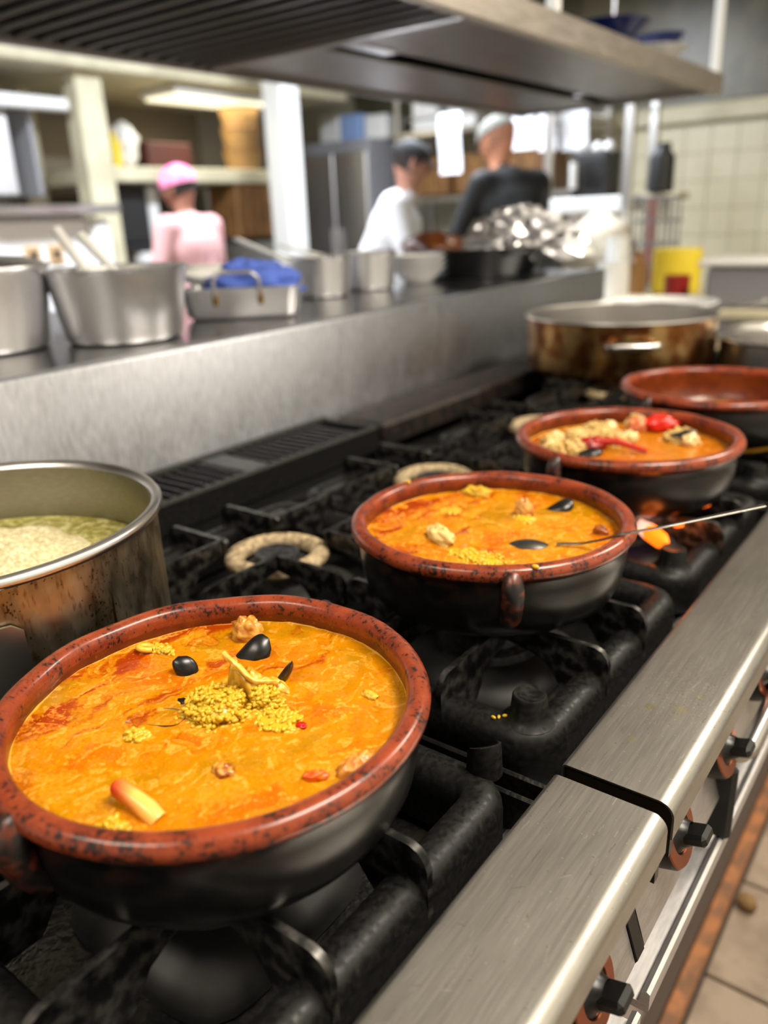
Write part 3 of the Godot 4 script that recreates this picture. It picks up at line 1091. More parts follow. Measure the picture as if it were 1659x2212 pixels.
func rice_mound(label: String, at: Vector3, r: Vector3, count: int, sd: int, scale_grain := 1.0, rm: Material = null) -> Node3D:
	rm = rm if rm else M.rice
	var t := thing("rice_mound", label, "rice", at)
	put("wet_rice", MB.new().blob(r * 0.94, sd, 0.5, 1.8, 12, 18), rm, t)
	var mm := MultiMesh.new()
	mm.transform_format = MultiMesh.TRANSFORM_3D
	mm.mesh = grain_mesh()
	mm.instance_count = count
	var rng := RandomNumberGenerator.new()
	rng.seed = sd
	var ns := FastNoiseLite.new()
	ns.seed = sd
	ns.frequency = 1.8
	for i in count:
		var d := Vector3(rng.randfn(), absf(rng.randfn()) + 0.02, rng.randfn()).normalized()
		var p := d * r * (0.94 * (1.0 + 0.5 * ns.get_noise_3d(d.x, d.y, d.z)) + rng.randf_range(-0.01, 0.07))
		if rng.randf() < 0.16:
			p = Vector3(d.x * r.x * rng.randf_range(1.0, 1.5), 0.0006, d.z * r.z * rng.randf_range(1.0, 1.5))
		var b := Basis.from_euler(Vector3(rng.randf_range(-0.6, 0.6), rng.randf() * TAU, rng.randf_range(-0.6, 0.6))).scaled_local(Vector3.ONE * scale_grain * rng.randf_range(0.8, 1.15))
		mm.set_instance_transform(i, Transform3D(b, p))
	var mi := MultiMeshInstance3D.new()
	mi.name = "rice_grains"
	mi.multimesh = mm
	mi.material_override = rm
	mi.set_meta("kind", "stuff")
	t.add_child(mi, true)
	return t


func mussel(label: String, at: Vector3, long: Vector3, dome: Vector3, len := 0.05, group := "mussel shells in the stew") -> Node3D:
	# long: from the hinge to the broad end; dome: the way the outside bulges
	var t := thing("mussel_shell", label, "mussel", at, 0, group)
	var lx := long.normalized()
	var ly := (dome - lx * dome.dot(lx)).normalized()
	t.basis = Basis(lx, ly, lx.cross(ly))
	for side in 2:
		var rows := []
		for i in 17:
			var s := 1.0 - i / 16.0
			var w := len * 0.27 * pow(sin(PI * pow(s, 0.62)), 0.75) + 0.0004
			var h := len * 0.155 * sin(PI * pow(s, 0.7)) + 0.0003
			if side == 1:
				w *= 0.96
				h = h * 0.9 - 0.0004
			var row := PackedVector3Array()
			for j in 15:
				var a := PI * j / 14.0
				var bend := 0.10 * len * sin(PI * s)
				row.append(Vector3(len * 0.5 - s * len, h * sin(a), w * cos(a) + bend))
			rows.append(row)
		var b := MB.new()
		b.grid(rows, false, side == 1)
		put("shell" if side == 0 else "shell_lining", b, M.shell if side == 0 else M.shell_in, t)
	return t


func morsel(called: String, label: String, cat: String, at: Vector3, r: Vector3, sd: int, cols: Array, euler := Vector3.ZERO, amp := 0.42, freq := 1.5, group := "") -> Node3D:
	# an irregular bit of food, its two colours mottled through it
	var b := MB.new()
	b.colored = true
	b.blob(r, sd, amp, freq, 18, 26)
	var ns := noise(sd + 2, 1.0, 3)
	for i in b.v.size():
		var p := b.v[i]
		b.c[i] = cols[0].lerp(cols[1], clampf(0.5 + 1.3 * ns.get_noise_3d(p.x * 190, p.y * 190, p.z * 190), 0, 1))
	var o := put(called, b, M.vc)
	tag(o, label, cat, group)
	o.position = at
	o.rotation = euler
	return o


func steel_pan(called: String, label: String, at: Vector3, r: float, h: float, m: Material, flare := 0.0, group := "", parent_cat := "pan") -> Node3D:
	var t := thing(called, label, parent_cat, at, 0, group)
	var r0 := r - flare
	put("body", MB.new().lathe([Vector2(0, 0), Vector2(r0 - 0.012, 0), Vector2(r0 - 0.003, 0.003), Vector2(r0, 0.012), Vector2(r, h - 0.004), Vector2(r + 0.004, h - 0.001), Vector2(r + 0.0045, h + 0.002), Vector2(r + 0.002, h + 0.004), Vector2(r - 0.003, h + 0.002), Vector2(r - 0.004, h - 0.006), Vector2(r0 - 0.004, 0.014), Vector2(r0 - 0.012, 0.006), Vector2(0, 0.005)], 72, 50.0), m, t)
	return t


func pots_on_range() -> void:
	var y0 := 0.8700
	var ym := 0.936
	var c1 := clay_material(201, 1400, 420)
	var c2 := clay_material(207, 1024, 320)
	var hm := mat("sooty_clay", Color(1, 1, 1), 0.35)
	hm.albedo_texture = ntex(71, 0.03, [Color(0.06, 0.05, 0.05), Color(0.13, 0.09, 0.08), Color(0.42, 0.17, 0.09)], [0.35, 0.58, 0.8], 256, 4)
	triplanar(hm, Vector3(9, 9, 9))
	casserole("big clay casserole brimming with orange stew in front of the onion pot", Vector3(-0.3795, y0, -0.2966), 0.1378, c1, [91, 260], hm)
	casserole("clay casserole of orange stew with a spoon resting on its rim", Vector3(-0.3882, y0, -0.6873), 0.1383, c2, [53, 233], hm)
	casserole("clay casserole crowded with red lobster and rice", Vector3(-0.3863, y0, -1.0628), 0.1445, c2, [104, 284], hm)
	casserole("nearly empty clay casserole with a little sauce in the bottom", Vector3(-0.370, y0, -1.451), 0.1560, c2, [116, 296], hm)
	var s1 := stew_material(301, 1000)
	var s2 := stew_material(331, 560)
	var s3 := stew_material(351, 256, true)
	stew("orange saffron stew with red oil streaks filling the big casserole", Vector3(-0.3795, ym, -0.2966), 0.1318, s1, 9)
	stew("orange saffron stew under the spoon", Vector3(-0.3882, ym, -0.6873), 0.1325, s2, 10)
	stew("brown orange stew around the lobster", Vector3(-0.3863, ym - 0.004, -1.0628), 0.138, s3, 11)
	stew("thin layer of sauce left in the nearly empty casserole", Vector3(-0.370, y0 + 0.024, -1.451), 0.134, s3, 12)
	# what floats in the big casserole
	rice_mound("heap of yellow rice standing out of the stew beside the chicken", Vector3(-0.384, ym - 0.001, -0.300), Vector3(0.022, 0.014, 0.019), 560, 21)
	rice_mound("small heap of yellow rice behind the pale chicken piece", Vector3(-0.362, ym - 0.001, -0.325), Vector3(0.012, 0.012, 0.010), 200, 22)
	rice_mound("flat patch of rice just under the surface by the red pepper", Vector3(-0.339, ym - 0.002, -0.315), Vector3(0.018, 0.005, 0.014), 130, 23)
	rice_mound("dab of rice by the sunken mussel", Vector3(-0.405, ym - 0.001, -0.250), Vector3(0.008, 0.004, 0.006), 50, 24)
	rice_mound("clot of rice beside the crab leg near the rim", Vector3(-0.338, ym - 0.001, -0.186), Vector3(0.011, 0.009, 0.008), 90, 25)
	rice_mound("crumbs of rice by the squid ring", Vector3(-0.482, ym - 0.001, -0.333), Vector3(0.010, 0.004, 0.006), 60, 26)
	var fl0 := Color(0.78, 0.55, 0.16)
	var fl1 := Color(0.55, 0.34, 0.06)
	var pale := Color(0.80, 0.62, 0.26)
	chicken_fold()
	morsel("chicken_piece", "pale chunk of meat behind the upright mussel", "meat", Vector3(-0.441, ym + 0.004, -0.386), Vector3(0.013, 0.013, 0.012), 32, [pale, Color(0.62, 0.34, 0.12)])
	morsel("chicken_piece", "pale chunk of meat at the inner wall of the big casserole", "meat", Vector3(-0.262, ym + 0.001, -0.306), Vector3(0.014, 0.008, 0.009), 33, [Color(0.80, 0.60, 0.30), Color(0.66, 0.36, 0.10)], Vector3(0, 0.9, 0.1))
	morsel("carrot_bit", "orange sliver beside the meat at the wall", "vegetable", Vector3(-0.279, ym + 0.001, -0.284), Vector3(0.008, 0.004, 0.004), 34, [Color(0.80, 0.28, 0.03), Color(0.72, 0.40, 0.08)], Vector3(0, 0.7, 0))
	morsel("squid_bit", "small frilled bit of squid in the open broth", "squid", Vector3(-0.329, ym + 0.001, -0.257), Vector3(0.008, 0.004, 0.006), 35, [pale, Color(0.50, 0.22, 0.08)])
	morsel("pepper_bit", "tiny red pepper square by the rice", "vegetable", Vector3(-0.321, ym + 0.001, -0.318), Vector3(0.004, 0.0016, 0.003), 36, [Color(0.62, 0.05, 0.02), Color(0.68, 0.10, 0.02)])
	morsel("squid_bit", "pale curl floating beyond the rice patch", "squid", Vector3(-0.306, ym, -0.372), Vector3(0.007, 0.003, 0.004), 37, [Color(0.82, 0.66, 0.24), fl0])
	morsel("garlic_bit", "dark char fleck left of the rice heap", "flake", Vector3(-0.410, ym, -0.294), Vector3(0.0055, 0.002, 0.003), 38, [Color(0.05, 0.03, 0.02), Color(0.12, 0.06, 0.03)])
	var ring := MB.new()
	var rp := []
	for i in 17:
		var a := TAU * i / 16.0
		rp.append(Vector3(0.0058 * cos(a), 0.0035 + 0.002 * sin(a), 0.0058 * sin(a)))
	ring.tube(rp, 0.0024, 8, false)
	var rm := mat("squid_flesh", Color(0.86, 0.66, 0.22), 0.3)
	tag(put("squid_ring", ring, rm), "small pale squid ring near the clay wall", "squid").position = Vector3(-0.492, ym - 0.001, -0.325)
	var rt := Vector3(0.80, -0.04, -0.60)
	var up := Vector3(-0.18, 0.94, -0.30)
	var tc := Vector3(0.66, 0.49, 0.57)
	mussel("black mussel shell standing up behind the chicken piece", Vector3(-0.4190, ym + 0.0015, -0.3645), rt * 0.80 + up * 0.55, tc + up * 0.35, 0.040)
	mussel("black mussel tip poking out alone left of the chicken", Vector3(-0.4395, ym - 0.0015, -0.319), up - rt * 0.35, tc + rt * 0.2, 0.030)
	mussel("thin open mussel shell seen edge-on right of the chicken", Vector3(-0.3715, ym + 0.004, -0.350), rt * 0.62 + up * 0.78, rt * 0.78 - up * 0.62 + tc * 0.18, 0.030)
	mussel("sunken mussel shell with only its edge showing", Vector3(-0.409, ym + 0.0005, -0.268), rt * 0.97 + Vector3(0, 0.06, 0), Vector3(0.1, -1, 0), 0.040)
	# crab leg: red shell, pale meat
	var leg := MB.new()
	leg.colored = true
	leg.tube([Vector3(-0.0165, 0.003, 0), Vector3(-0.0145, 0.0036, 0), Vector3(0, 0.002, 0), Vector3(0.010, 0.0, 0), Vector3(0.018, -0.004, 0)], [0.0044, 0.0054, 0.0056, 0.0060, 0.0056], 18)
	for i in leg.v.size():
		var p := leg.v[i]
		leg.c[i] = Color(0.66, 0.17, 0.06).lerp(Color(0.90, 0.68, 0.34), clampf((p.x + 0.016) * 60 + p.y * 50 - p.z * 60 - 0.2, 0, 1))
	var lg := put("crab_leg", leg, M.vc)
	tag(lg, "red and cream piece of crab leg afloat near the front rim", "crab leg")
	lg.position = Vector3(-0.347, ym + 0.004, -0.2065)
	lg.rotation = Vector3(0, 0.06, -0.05)
	# the casserole with the spoon
	rice_mound("clump of rice at the back of the spoon casserole", Vector3(-0.462, ym, -0.782), Vector3(0.017, 0.008, 0.010), 140, 41)
	rice_mound("scatter of rice in the middle of the spoon casserole", Vector3(-0.455, ym - 0.002, -0.716), Vector3(0.012, 0.004, 0.010), 80, 42)
	rice_mound("field of rice at the front of the spoon casserole", Vector3(-0.362, ym - 0.003, -0.618), Vector3(0.034, 0.006, 0.018), 300, 43)
	rice_mound("rice around the bone in the spoon casserole", Vector3(-0.374, ym - 0.002, -0.735), Vector3(0.013, 0.005, 0.010), 80, 44)
	morsel("chicken_piece", "pale chicken wing left of the spoon", "meat", Vector3(-0.420, ym + 0.003, -0.640), Vector3(0.022, 0.010, 0.011), 45, [Color(0.90, 0.80, 0.54), Color(0.72, 0.58, 0.30)], Vector3(0, 2.6, 0))
	morsel("chicken_piece", "knuckle of bone standing behind the spoon", "meat", Vector3(-0.380, ym + 0.005, -0.745), Vector3(0.010, 0.014, 0.009), 46, [Color(0.86, 0.66, 0.36), Color(0.62, 0.38, 0.18)])
	morsel("squid_bit", "brown bit by the wall of the spoon casserole", "squid", Vector3(-0.288, ym + 0.002, -0.737), Vector3(0.008, 0.007, 0.005), 47, [Color(0.62, 0.36, 0.16), Color(0.45, 0.20, 0.06)])
	mussel("dark mussel shell behind the bone in the spoon casserole", Vector3(-0.358, ym + 0.002, -0.785), rt * 0.9 + up * 0.3, up + tc, 0.036)
	for q in [[-0.286, 0.9577, -0.585, "yellow rice grain stuck on the front rim of the spoon casserole"], [-0.518, 0.9585, -0.722, "yellow crumb stuck on the left rim of the spoon casserole"]]:
		var o := put("rice_grain", grain_mesh(), M.rice)
		tag(o, q[3], "rice grain")
		o.position = Vector3(q[0], q[1], q[2])
		o.scale = Vector3(1.4, 1.4, 1.4)
	spoon()
	# lobster, rice and mussels in the third
	var red0 := Color(0.70, 0.08, 0.02)
	var red1 := Color(0.42, 0.03, 0.01)
	var k := 0
	for q in [[-0.478, -1.020, 0.020], [-0.462, -1.075, 0.026], [-0.452, -1.118, 0.026], [-0.408, -1.078, 0.020], [-0.440, -1.010, 0.018], [-0.335, -1.140, 0.026], [-0.418, -1.190, 0.018], [-0.455, -0.985, 0.016]]:
		rice_mound(["lump of rice at the left wall of the lobster casserole", "long heap of rice behind the lobster legs", "heap of rice at the back of the lobster casserole", "heap of rice beside the lobster claw", "wet rice in front of the lobster legs", "rice heap with a mussel right of the lobster tail", "pale rice knob beside the red lobster tail", "rice smear at the front wall of the lobster casserole"][k], Vector3(q[0], 0.932, q[1]), Vector3(q[2] * 0.85, 0.017, q[2] * 0.7), int(q[2] * 6000), 60 + k, 1.25, M.rice_pale)
		k += 1
	morsel("lobster_tail", "bright red lobster tail at the back of the third casserole", "lobster", Vector3(-0.378, 0.942, -1.180), Vector3(0.026, 0.013, 0.015), 71, [red0, Color(0.80, 0.16, 0.04)], Vector3(0, 0.5, 0))
	var lob := morsel("lobster_claw", "dark red lobster claw with one thin leg among the rice", "lobster", Vector3(-0.425, 0.940, -1.035), Vector3(0.020, 0.011, 0.013), 72, [red1, red0], Vector3(0, 0.6, 0))
	var ll := mat("lobster_leg", Color(0.66, 0.09, 0.03), 0.28)
	put("leg", MB.new().at(lob.basis.inverse() * -lob.position, lob.basis.inverse().get_euler()).tube([Vector3(-0.425, 0.943, -1.04), Vector3(-0.395, 0.946, -1.045), Vector3(-0.352, 0.936, -1.05)], [0.006, 0.005, 0.003], 10), ll, lob)
	morsel("prawn_tail", "white and pink prawn curl beside the lobster tail", "prawn", Vector3(-0.408, 0.940, -1.165), Vector3(0.016, 0.013, 0.012), 73, [Color(0.84, 0.62, 0.46), Color(0.72, 0.28, 0.14)])
	var w := 0
	for q in [[-0.485, -1.048], [-0.470, -1.000], [-0.440, -1.140], [-0.395, -1.100], [-0.315, -1.120]]:
		morsel("squid_piece", ["white squid piece at the left wall of the lobster casserole", "white squid piece by the rice smear", "white squid piece at the back of the lobster casserole", "white squid piece between the lobster claw and tail", "white squid piece right of the mussel on rice"][w], "squid", Vector3(q[0], 0.938, q[1]), Vector3(0.012, 0.011, 0.010), 130 + w, [Color(0.90, 0.82, 0.64), Color(0.80, 0.62, 0.36)], Vector3(0, w, 0))
		w += 1
	mussel("mussel shell lying dark on the rice in the lobster casserole", Vector3(-0.330, 0.944, -1.135), rt + up * 0.1, up + tc, 0.038)
	mussel("mussel shell under the lobster leg", Vector3(-0.420, 0.935, -1.010), rt + up * 0.1, up + tc * 0.6, 0.042)
	mussel("mussel shell in the bottom of the nearly empty casserole", Vector3(-0.380, 0.900, -1.470), rt, up, 0.04)
	morsel("squid_bit", "leftover bit in the nearly empty casserole", "squid", Vector3(-0.365, 0.898, -1.455), Vector3(0.012, 0.008, 0.010), 74, [pale, Color(0.4, 0.2, 0.08)])
	onion_pot()
	brass_pan()
	far_pans()


func chicken_fold() -> void:
	# a folded flap of pale skin and meat standing out of the rice
	var t := thing("chicken_piece", "pale folded chicken piece standing in the middle of the big stew", "meat", Vector3(-0.3825, 0.935, -0.3255))
	var ns := noise(88, 1.0, 3)
	var rt := Vector3(0.80, 0, -0.60)
	var bk := Vector3(-0.60, 0, -0.80)
	# wedge of meat, high on the left and running out to the right
	var b := MB.new()
	b.colored = true
	var rows := []
	for i in 29:
		var s := i / 28.0
		var row := PackedVector3Array()
		var hgt := 0.034 * pow(1.0 - s, 0.75) * smoothstep(0.0, 0.16, s) + 0.004
		for j in 27:
			var a := PI * j / 26.0
			var w := 0.0115 * pow(sin(PI * clampf(0.04 + 0.92 * s, 0, 1)), 0.6)
			var n := ns.get_noise_3d(s * 5.0, a * 1.6, 3.0)
			var fold := 1.0 + 0.34 * n + 0.12 * sin(a * 7.0 + s * 9.0)
			row.append(rt * lerpf(-0.014, 0.033, s) + bk * (-w * cos(a) * fold + 0.003 * sin(s * 9.0)) + Vector3(0, -0.004 + hgt * pow(maxf(sin(a), 0.0), 0.75) * (0.85 + 0.3 * n), 0))
		rows.append(row)
	b.grid(rows, false, true)
	for i in b.v.size():
		var p := b.v[i]
		var q := ns.get_noise_3d(p.x * 150, p.y * 190, p.z * 150)
		b.c[i] = Color(0.84, 0.68, 0.26).lerp(Color(0.66, 0.47, 0.10), clampf(0.5 + 1.7 * q, 0, 1))
	put("meat", b, M.vc, t)
	# the pale lip of skin that folds over it
	var f := MB.new()
	f.colored = true
	rows = []
	for i in 21:
		var s := i / 20.0
		var row := PackedVector3Array()
		var o := rt * lerpf(-0.0105, 0.026, s) + bk * (-0.002 - 0.006 * sin(PI * s)) + Vector3(0, lerpf(0.034, 0.007, pow(s, 0.8)) + 0.002 * sin(s * 8.0), 0)
		for j in 15:
			var a := TAU * j / 14.0
			var w := 0.0068 * pow(sin(PI * (0.10 + 0.86 * s)), 0.6)
			row.append(o + (Vector3(0, 0.7, 0) - bk * 0.6 - rt * 0.2).normalized() * w * cos(a) + (rt * 0.4 + Vector3(0, 0.6, 0) + bk * 0.5).normalized() * 0.0020 * sin(a) * (1.0 + 0.5 * ns.get_noise_2d(s * 6.0, a)))
		rows.append(row)
	f.grid(rows, true)
	for i in f.v.size():
		var p := f.v[i]
		f.c[i] = Color(0.92, 0.79, 0.43).lerp(Color(0.80, 0.58, 0.20), clampf(0.4 + 1.5 * ns.get_noise_3d(p.x * 200, p.y * 200, p.z * 200), 0, 1))
	put("skin_flap", f, M.vc, t)


func spoon() -> void:
	var t := thing("spoon", "long thin steel spoon resting on the clay rim with its bowl in the stew", "spoon", Vector3(-0.334, 0.937, -0.675))
	var o := Vector3(-0.334, 0.937, -0.675)
	var path := []
	var cv := Curve3D.new()
	for p in [Vector3(-0.312, 0.9385, -0.684), Vector3(-0.29, 0.9405, -0.692), Vector3(-0.268, 0.9495, -0.692), Vector3(-0.249, 0.9600, -0.690), Vector3(-0.2157, 0.9665, -0.7135), Vector3(-0.146, 0.980, -0.778)]:
		cv.add_point(p - o)
	for i in cv.point_count:
		var a := cv.get_point_position(maxi(i - 1, 0))
		var b := cv.get_point_position(mini(i + 1, cv.point_count - 1))
		cv.set_point_in(i, (a - b) * 0.16)
		cv.set_point_out(i, (b - a) * 0.16)
	var rows := []
	for i in 41:
		var s := i / 40.0
		var p := cv.sample_baked(s * cv.get_baked_length())
		var q := cv.sample_baked(minf(1.0, s + 0.02) * cv.get_baked_length())
		if i == 40:
			q = p + (p - cv.sample_baked(0.97 * cv.get_baked_length()))
		var d := (q - p).normalized()
		var side := d.cross(Vector3.UP).normalized()
		var up := side.cross(d)
		var w := lerpf(0.0022, 0.0034, clampf((s - 0.55) * 2.4, 0, 1))
		var row := PackedVector3Array()
		for j in 11:
			var a := TAU * j / 10.0
			row.append(p + side * w * cos(a) + up * 0.0012 * sin(a))
		rows.append(row)
	var hb := MB.new()
	hb.grid(rows, true)
	hb.fan(rows[40], (rows[40][0] - rows[38][0]).normalized())
	put("handle", hb, M.spoon_steel, t)
	var bw := MB.new()
	bw.at(Vector3(-0.004, 0.0, 0.003), Vector3(0, 0.38, 0.05))
	for side in 2:
		rows = []
		for i in 13:
			var s := i / 12.0
			var row := PackedVector3Array()
			for j in 25:
				var a := TAU * j / 24.0
				var k := 1.0 - s
				row.append(Vector3(0.021 * k * cos(a), 0.0055 * (1.0 - k * k) - 0.001 - (0.001 if side == 1 else 0.0), 0.0115 * k * sin(a)))
			rows.append(row)
		bw.grid(rows, true, side == 0)
	put("bowl", bw, M.spoon_steel, t)


func onion_pot() -> void:
	var c := Vector3(-0.717, 0.870, -0.305)
	var t := thing("stock_pot", "stained stainless pot of onions and stock beside the big casserole", "pot", c)
	var na := noise(401, 1.0, 4)
	var nb := noise(402, 1.0, 3)
	# outside: scorched steel with runs of burnt drips; inside: clean warm steel
	var m := mat("scorched_steel", Color(1, 1, 1), 1.0, 1.0)
	m.albedo_texture = paint_image(1200, 300, func(u, v):
		var a: float = u * TAU
		var n1 := na.get_noise_3d(cos(a) * 5.0, sin(a) * 5.0, v * 4.0)
		var n2 := nb.get_noise_3d(cos(a) * 40.0, sin(a) * 40.0, v * 16.0)
		var n4 := na.get_noise_3d(cos(a) * 90.0, sin(a) * 90.0, v * 60.0)
		var drip := nb.get_noise_3d(cos(a) * 34.0, sin(a) * 34.0, v * 1.6 + 30.0)
		var base := Color(0.66, 0.62, 0.54).lerp(Color(0.50, 0.44, 0.35), clampf(0.45 + n1 * 1.2, 0, 1))
		base = base.lerp(Color(0.32, 0.25, 0.17), clampf(n2 * 1.3 - 0.2 + n1 * 0.4, 0, 0.5))
		if drip > 0.5:
			base = base.lerp(Color(0.17, 0.10, 0.05), clampf((drip - 0.5) * 6.0, 0, 0.75))
		if n4 + 0.5 * n1 > 0.52:
			base = base.lerp(Color(0.14, 0.08, 0.04), 0.7)
		return base)
	m.roughness_texture = paint_image(300, 100, func(u, v):
		var a: float = u * TAU
		return grey(0.38 + 0.14 * na.get_noise_3d(cos(a) * 9.0, sin(a) * 9.0, v * 8.0)))
	var r := 0.171
	put("outer_wall", MB.new().lathe([Vector2(0, 0), Vector2(r - 0.014, 0), Vector2(r - 0.004, 0.003), Vector2(r, 0.012), Vector2(r, 0.132)], 96), m, t)
	var inn := brushed("pot_inner_steel", Color(0.62, 0.61, 0.58), 0.34, Vector3(1.5, 12, 1.5), 405)
	put("inner_wall", MB.new().lathe([Vector2(r - 0.0045, 0.137), Vector2(r - 0.0045, 0.012), Vector2(r - 0.012, 0.006), Vector2(0, 0.006)], 96, 50.0), inn, t)
	put("rim", MB.new().lathe([Vector2(r, 0.132), Vector2(r + 0.005, 0.134), Vector2(r + 0.0068, 0.1385), Vector2(r + 0.0038, 0.1432), Vector2(r - 0.002, 0.1425), Vector2(r - 0.0045, 0.137)], 96, 70.0), M.steel_plain, t)
	# riveted handle plate on the near side
	var ha := deg_to_rad(24.0)
	var hd := Vector3(cos(ha), 0, sin(ha))
	var hs := Vector3(-hd.z, 0, hd.x)
	var hp := MB.new()
	var plate := []
	for q in [[-0.028, 0.04], [-0.028, 0.098], [-0.020, 0.104], [0.020, 0.104], [0.028, 0.098], [0.028, 0.04], [0.02, 0.034], [-0.02, 0.034]]:
		plate.append(Vector2(q[0], q[1]))
	hp.xf = Transform3D(Basis(hs, Vector3.UP, -hd), hd * (r + 0.001))
	hp.prism(plate, -0.003, 0.0, 60.0)
	var hnode := put("handle_plate", hp, M.steel_plain, t)
	hnode.position = Vector3(0, 0, 0)
	# the stock and the onions
	var s := thing("onion_stock", "cloudy yellow green stock in the stainless pot", "stock", c + Vector3(0, 0.079, 0))
	var sm := mat("cloudy_stock", Color(1, 1, 1), 0.15)
	sm.albedo_texture = ntex(411, 0.02, [Color(0.47, 0.44, 0.20), Color(0.58, 0.55, 0.30), Color(0.72, 0.70, 0.50)], [0.3, 0.55, 0.8], 512, 4)
	triplanar(bump(sm, ntex(412, 0.05, [], [], 512, 3), 0.1), Vector3(7, 7, 7))
	put("surface", MB.new().lathe([Vector2(0.155, -0.03), Vector2(0.164, -0.004), Vector2(0.1655, 0.002), Vector2(0.162, 0.0), Vector2(0.0, 0.0)], 64, 60.0), sm, s)
	var om := mat("cooked_onion", Color(1, 1, 1), 0.4)
	om.albedo_texture = ntex(413, 0.03, [Color(0.70, 0.65, 0.48), Color(0.86, 0.82, 0.68)], [0.3, 0.7], 256, 4)
	triplanar(om, Vector3(20, 20, 20))
	var ob := MB.new()
	var fr := noise(415, 1.0, 4)
	var rows := []
	for i in 31:
		var row := PackedVector3Array()
		for j in 49:
			var a := -TAU * j / 48.0
			var rr := 0.085 * i / 30.0 * (1.0 + 0.18 * fr.get_noise_2d(cos(a) * 1.5, sin(a) * 1.5))
			var p := Vector3(rr * cos(a) * 1.1, 0, rr * sin(a) * 1.25)
			p.y = 0.011 * pow(1.0 - pow(i / 30.0, 3.0), 0.6) * (1.0 + 0.5 * fr.get_noise_2d(p.x * 60, p.z * 60)) + 0.004 * fr.get_noise_2d(p.x * 260, p.z * 260) - 0.001
			row.append(p)
		rows.append(row)
	ob.grid(rows, true)
	var o := put("onion_heap", ob, om)
	tag(o, "cream coloured heap of soft onion floating in the stainless pot", "onions")
	o.position = c + Vector3(-0.035, 0.078, -0.02)


func loop_handle(t: Node3D, at: Vector3, dir: Vector3, w: float, out: float, rad: float, m: Material) -> void:
	# a bent rod with both ends on the wall
	var side := Vector3(-dir.z, 0, dir.x)
	var p := []
	for q in [[-1.0, 0.0], [-1.0, 0.55], [-0.9, 0.88], [-0.6, 1.0], [0.6, 1.0], [0.9, 0.88], [1.0, 0.55], [1.0, 0.0]]:
		p.append(at + side * w * q[0] + dir * out * q[1] + Vector3(0, 0.004 * q[1], 0))
	put("handle", MB.new().tube(p, rad, 10), m, t)


func brass_pan() -> void:
	var m := mat("browned_steel", Color(1, 1, 1), 0.26, 1.0)
	var na := noise(431, 1.0, 4)
	m.albedo_texture = paint_image(512, 128, func(u, v):
		var a: float = u * TAU
		var n := na.get_noise_3d(cos(a) * 4.0, sin(a) * 4.0, v * 5.0)
		return Color(0.66, 0.54, 0.36).lerp(Color(0.42, 0.24, 0.12), clampf(0.4 + n * 1.5, 0, 1)))
	var c := Vector3(-0.758, 0.871, -1.985)
	var t := thing("saute_pan", "deep browned steel pan with a loop handle at the far end of the range", "pan", c)
	var r := 0.229
	put("outer_wall", MB.new().lathe([Vector2(0, 0), Vector2(r - 0.02, 0), Vector2(r - 0.006, 0.004), Vector2(r - 0.001, 0.016), Vector2(r, 0.128)], 80), m, t)
	put("inner_wall", MB.new().lathe([Vector2(r, 0.128), Vector2(r + 0.004, 0.131), Vector2(r + 0.003, 0.135), Vector2(r - 0.003, 0.134), Vector2(r - 0.005, 0.129), Vector2(r - 0.006, 0.012), Vector2(0, 0.007)], 80, 50.0), M.steel_plain, t)
	var a := deg_to_rad(62.0)
	loop_handle(t, Vector3(cos(a), 0, sin(a)) * (r - 0.002) + Vector3(0, 0.085, 0), Vector3(cos(a), 0, sin(a)), 0.055, 0.045, 0.008, M.steel_plain)
	a += PI
	loop_handle(t, Vector3(cos(a), 0, sin(a)) * (r - 0.002) + Vector3(0, 0.085, 0), Vector3(cos(a), 0, sin(a)), 0.055, 0.045, 0.008, M.steel_plain)


func long_handle(t: Node3D, a: Vector3, b: Vector3, w := 0.012, m: Material = null) -> void:
	var d := (b - a).normalized()
	var side := d.cross(Vector3.UP).normalized()
	var up := side.cross(d)
	var rows := []
	for i in 5:
		var row := PackedVector3Array()
		var p := a.lerp(b, i / 4.0)
		for j in 13:
			var q := TAU * j / 12.0
			row.append(p + side * w * lerpf(0.8, 1.2, i / 4.0) * cos(q) + up * 0.005 * sin(q))
		rows.append(row)
	var mb := MB.new()
	mb.grid(rows, true)
	mb.fan(rows[4], d)
	put("handle", mb, m if m else M.steel_plain, t)


func far_pans() -> void:
	var p := steel_pan("saucepan", "low shiny steel pan on the range right of the browned pan", Vector3(-0.41, 0.871, -2.08), 0.125, 0.075, M.steel_plain)
	p = steel_pan("frying_pan", "shiny frying pan with blue rim light behind the low steel pan", Vector3(-0.47, 0.871, -2.42), 0.13, 0.05, M.steel_plain, 0.02)
	long_handle(p, Vector3(0.12, 0.04, -0.03), Vector3(0.27, 0.10, -0.10))
	p = steel_pan("frying_pan", "pale frying pan whose handle points right behind the browned pan", Vector3(-0.84, 0.93, -2.50), 0.17, 0.045, M.white_glaze, 0.03)
	long_handle(p, Vector3(0.16, 0.035, 0.05), Vector3(0.33, 0.07, 0.12))
	put("trivet", MB.new().lathe([Vector2(0.10, -0.059), Vector2(0.12, -0.059), Vector2(0.12, 0.0), Vector2(0.10, 0.0), Vector2(0.10, -0.059)], 32), M.iron, p)


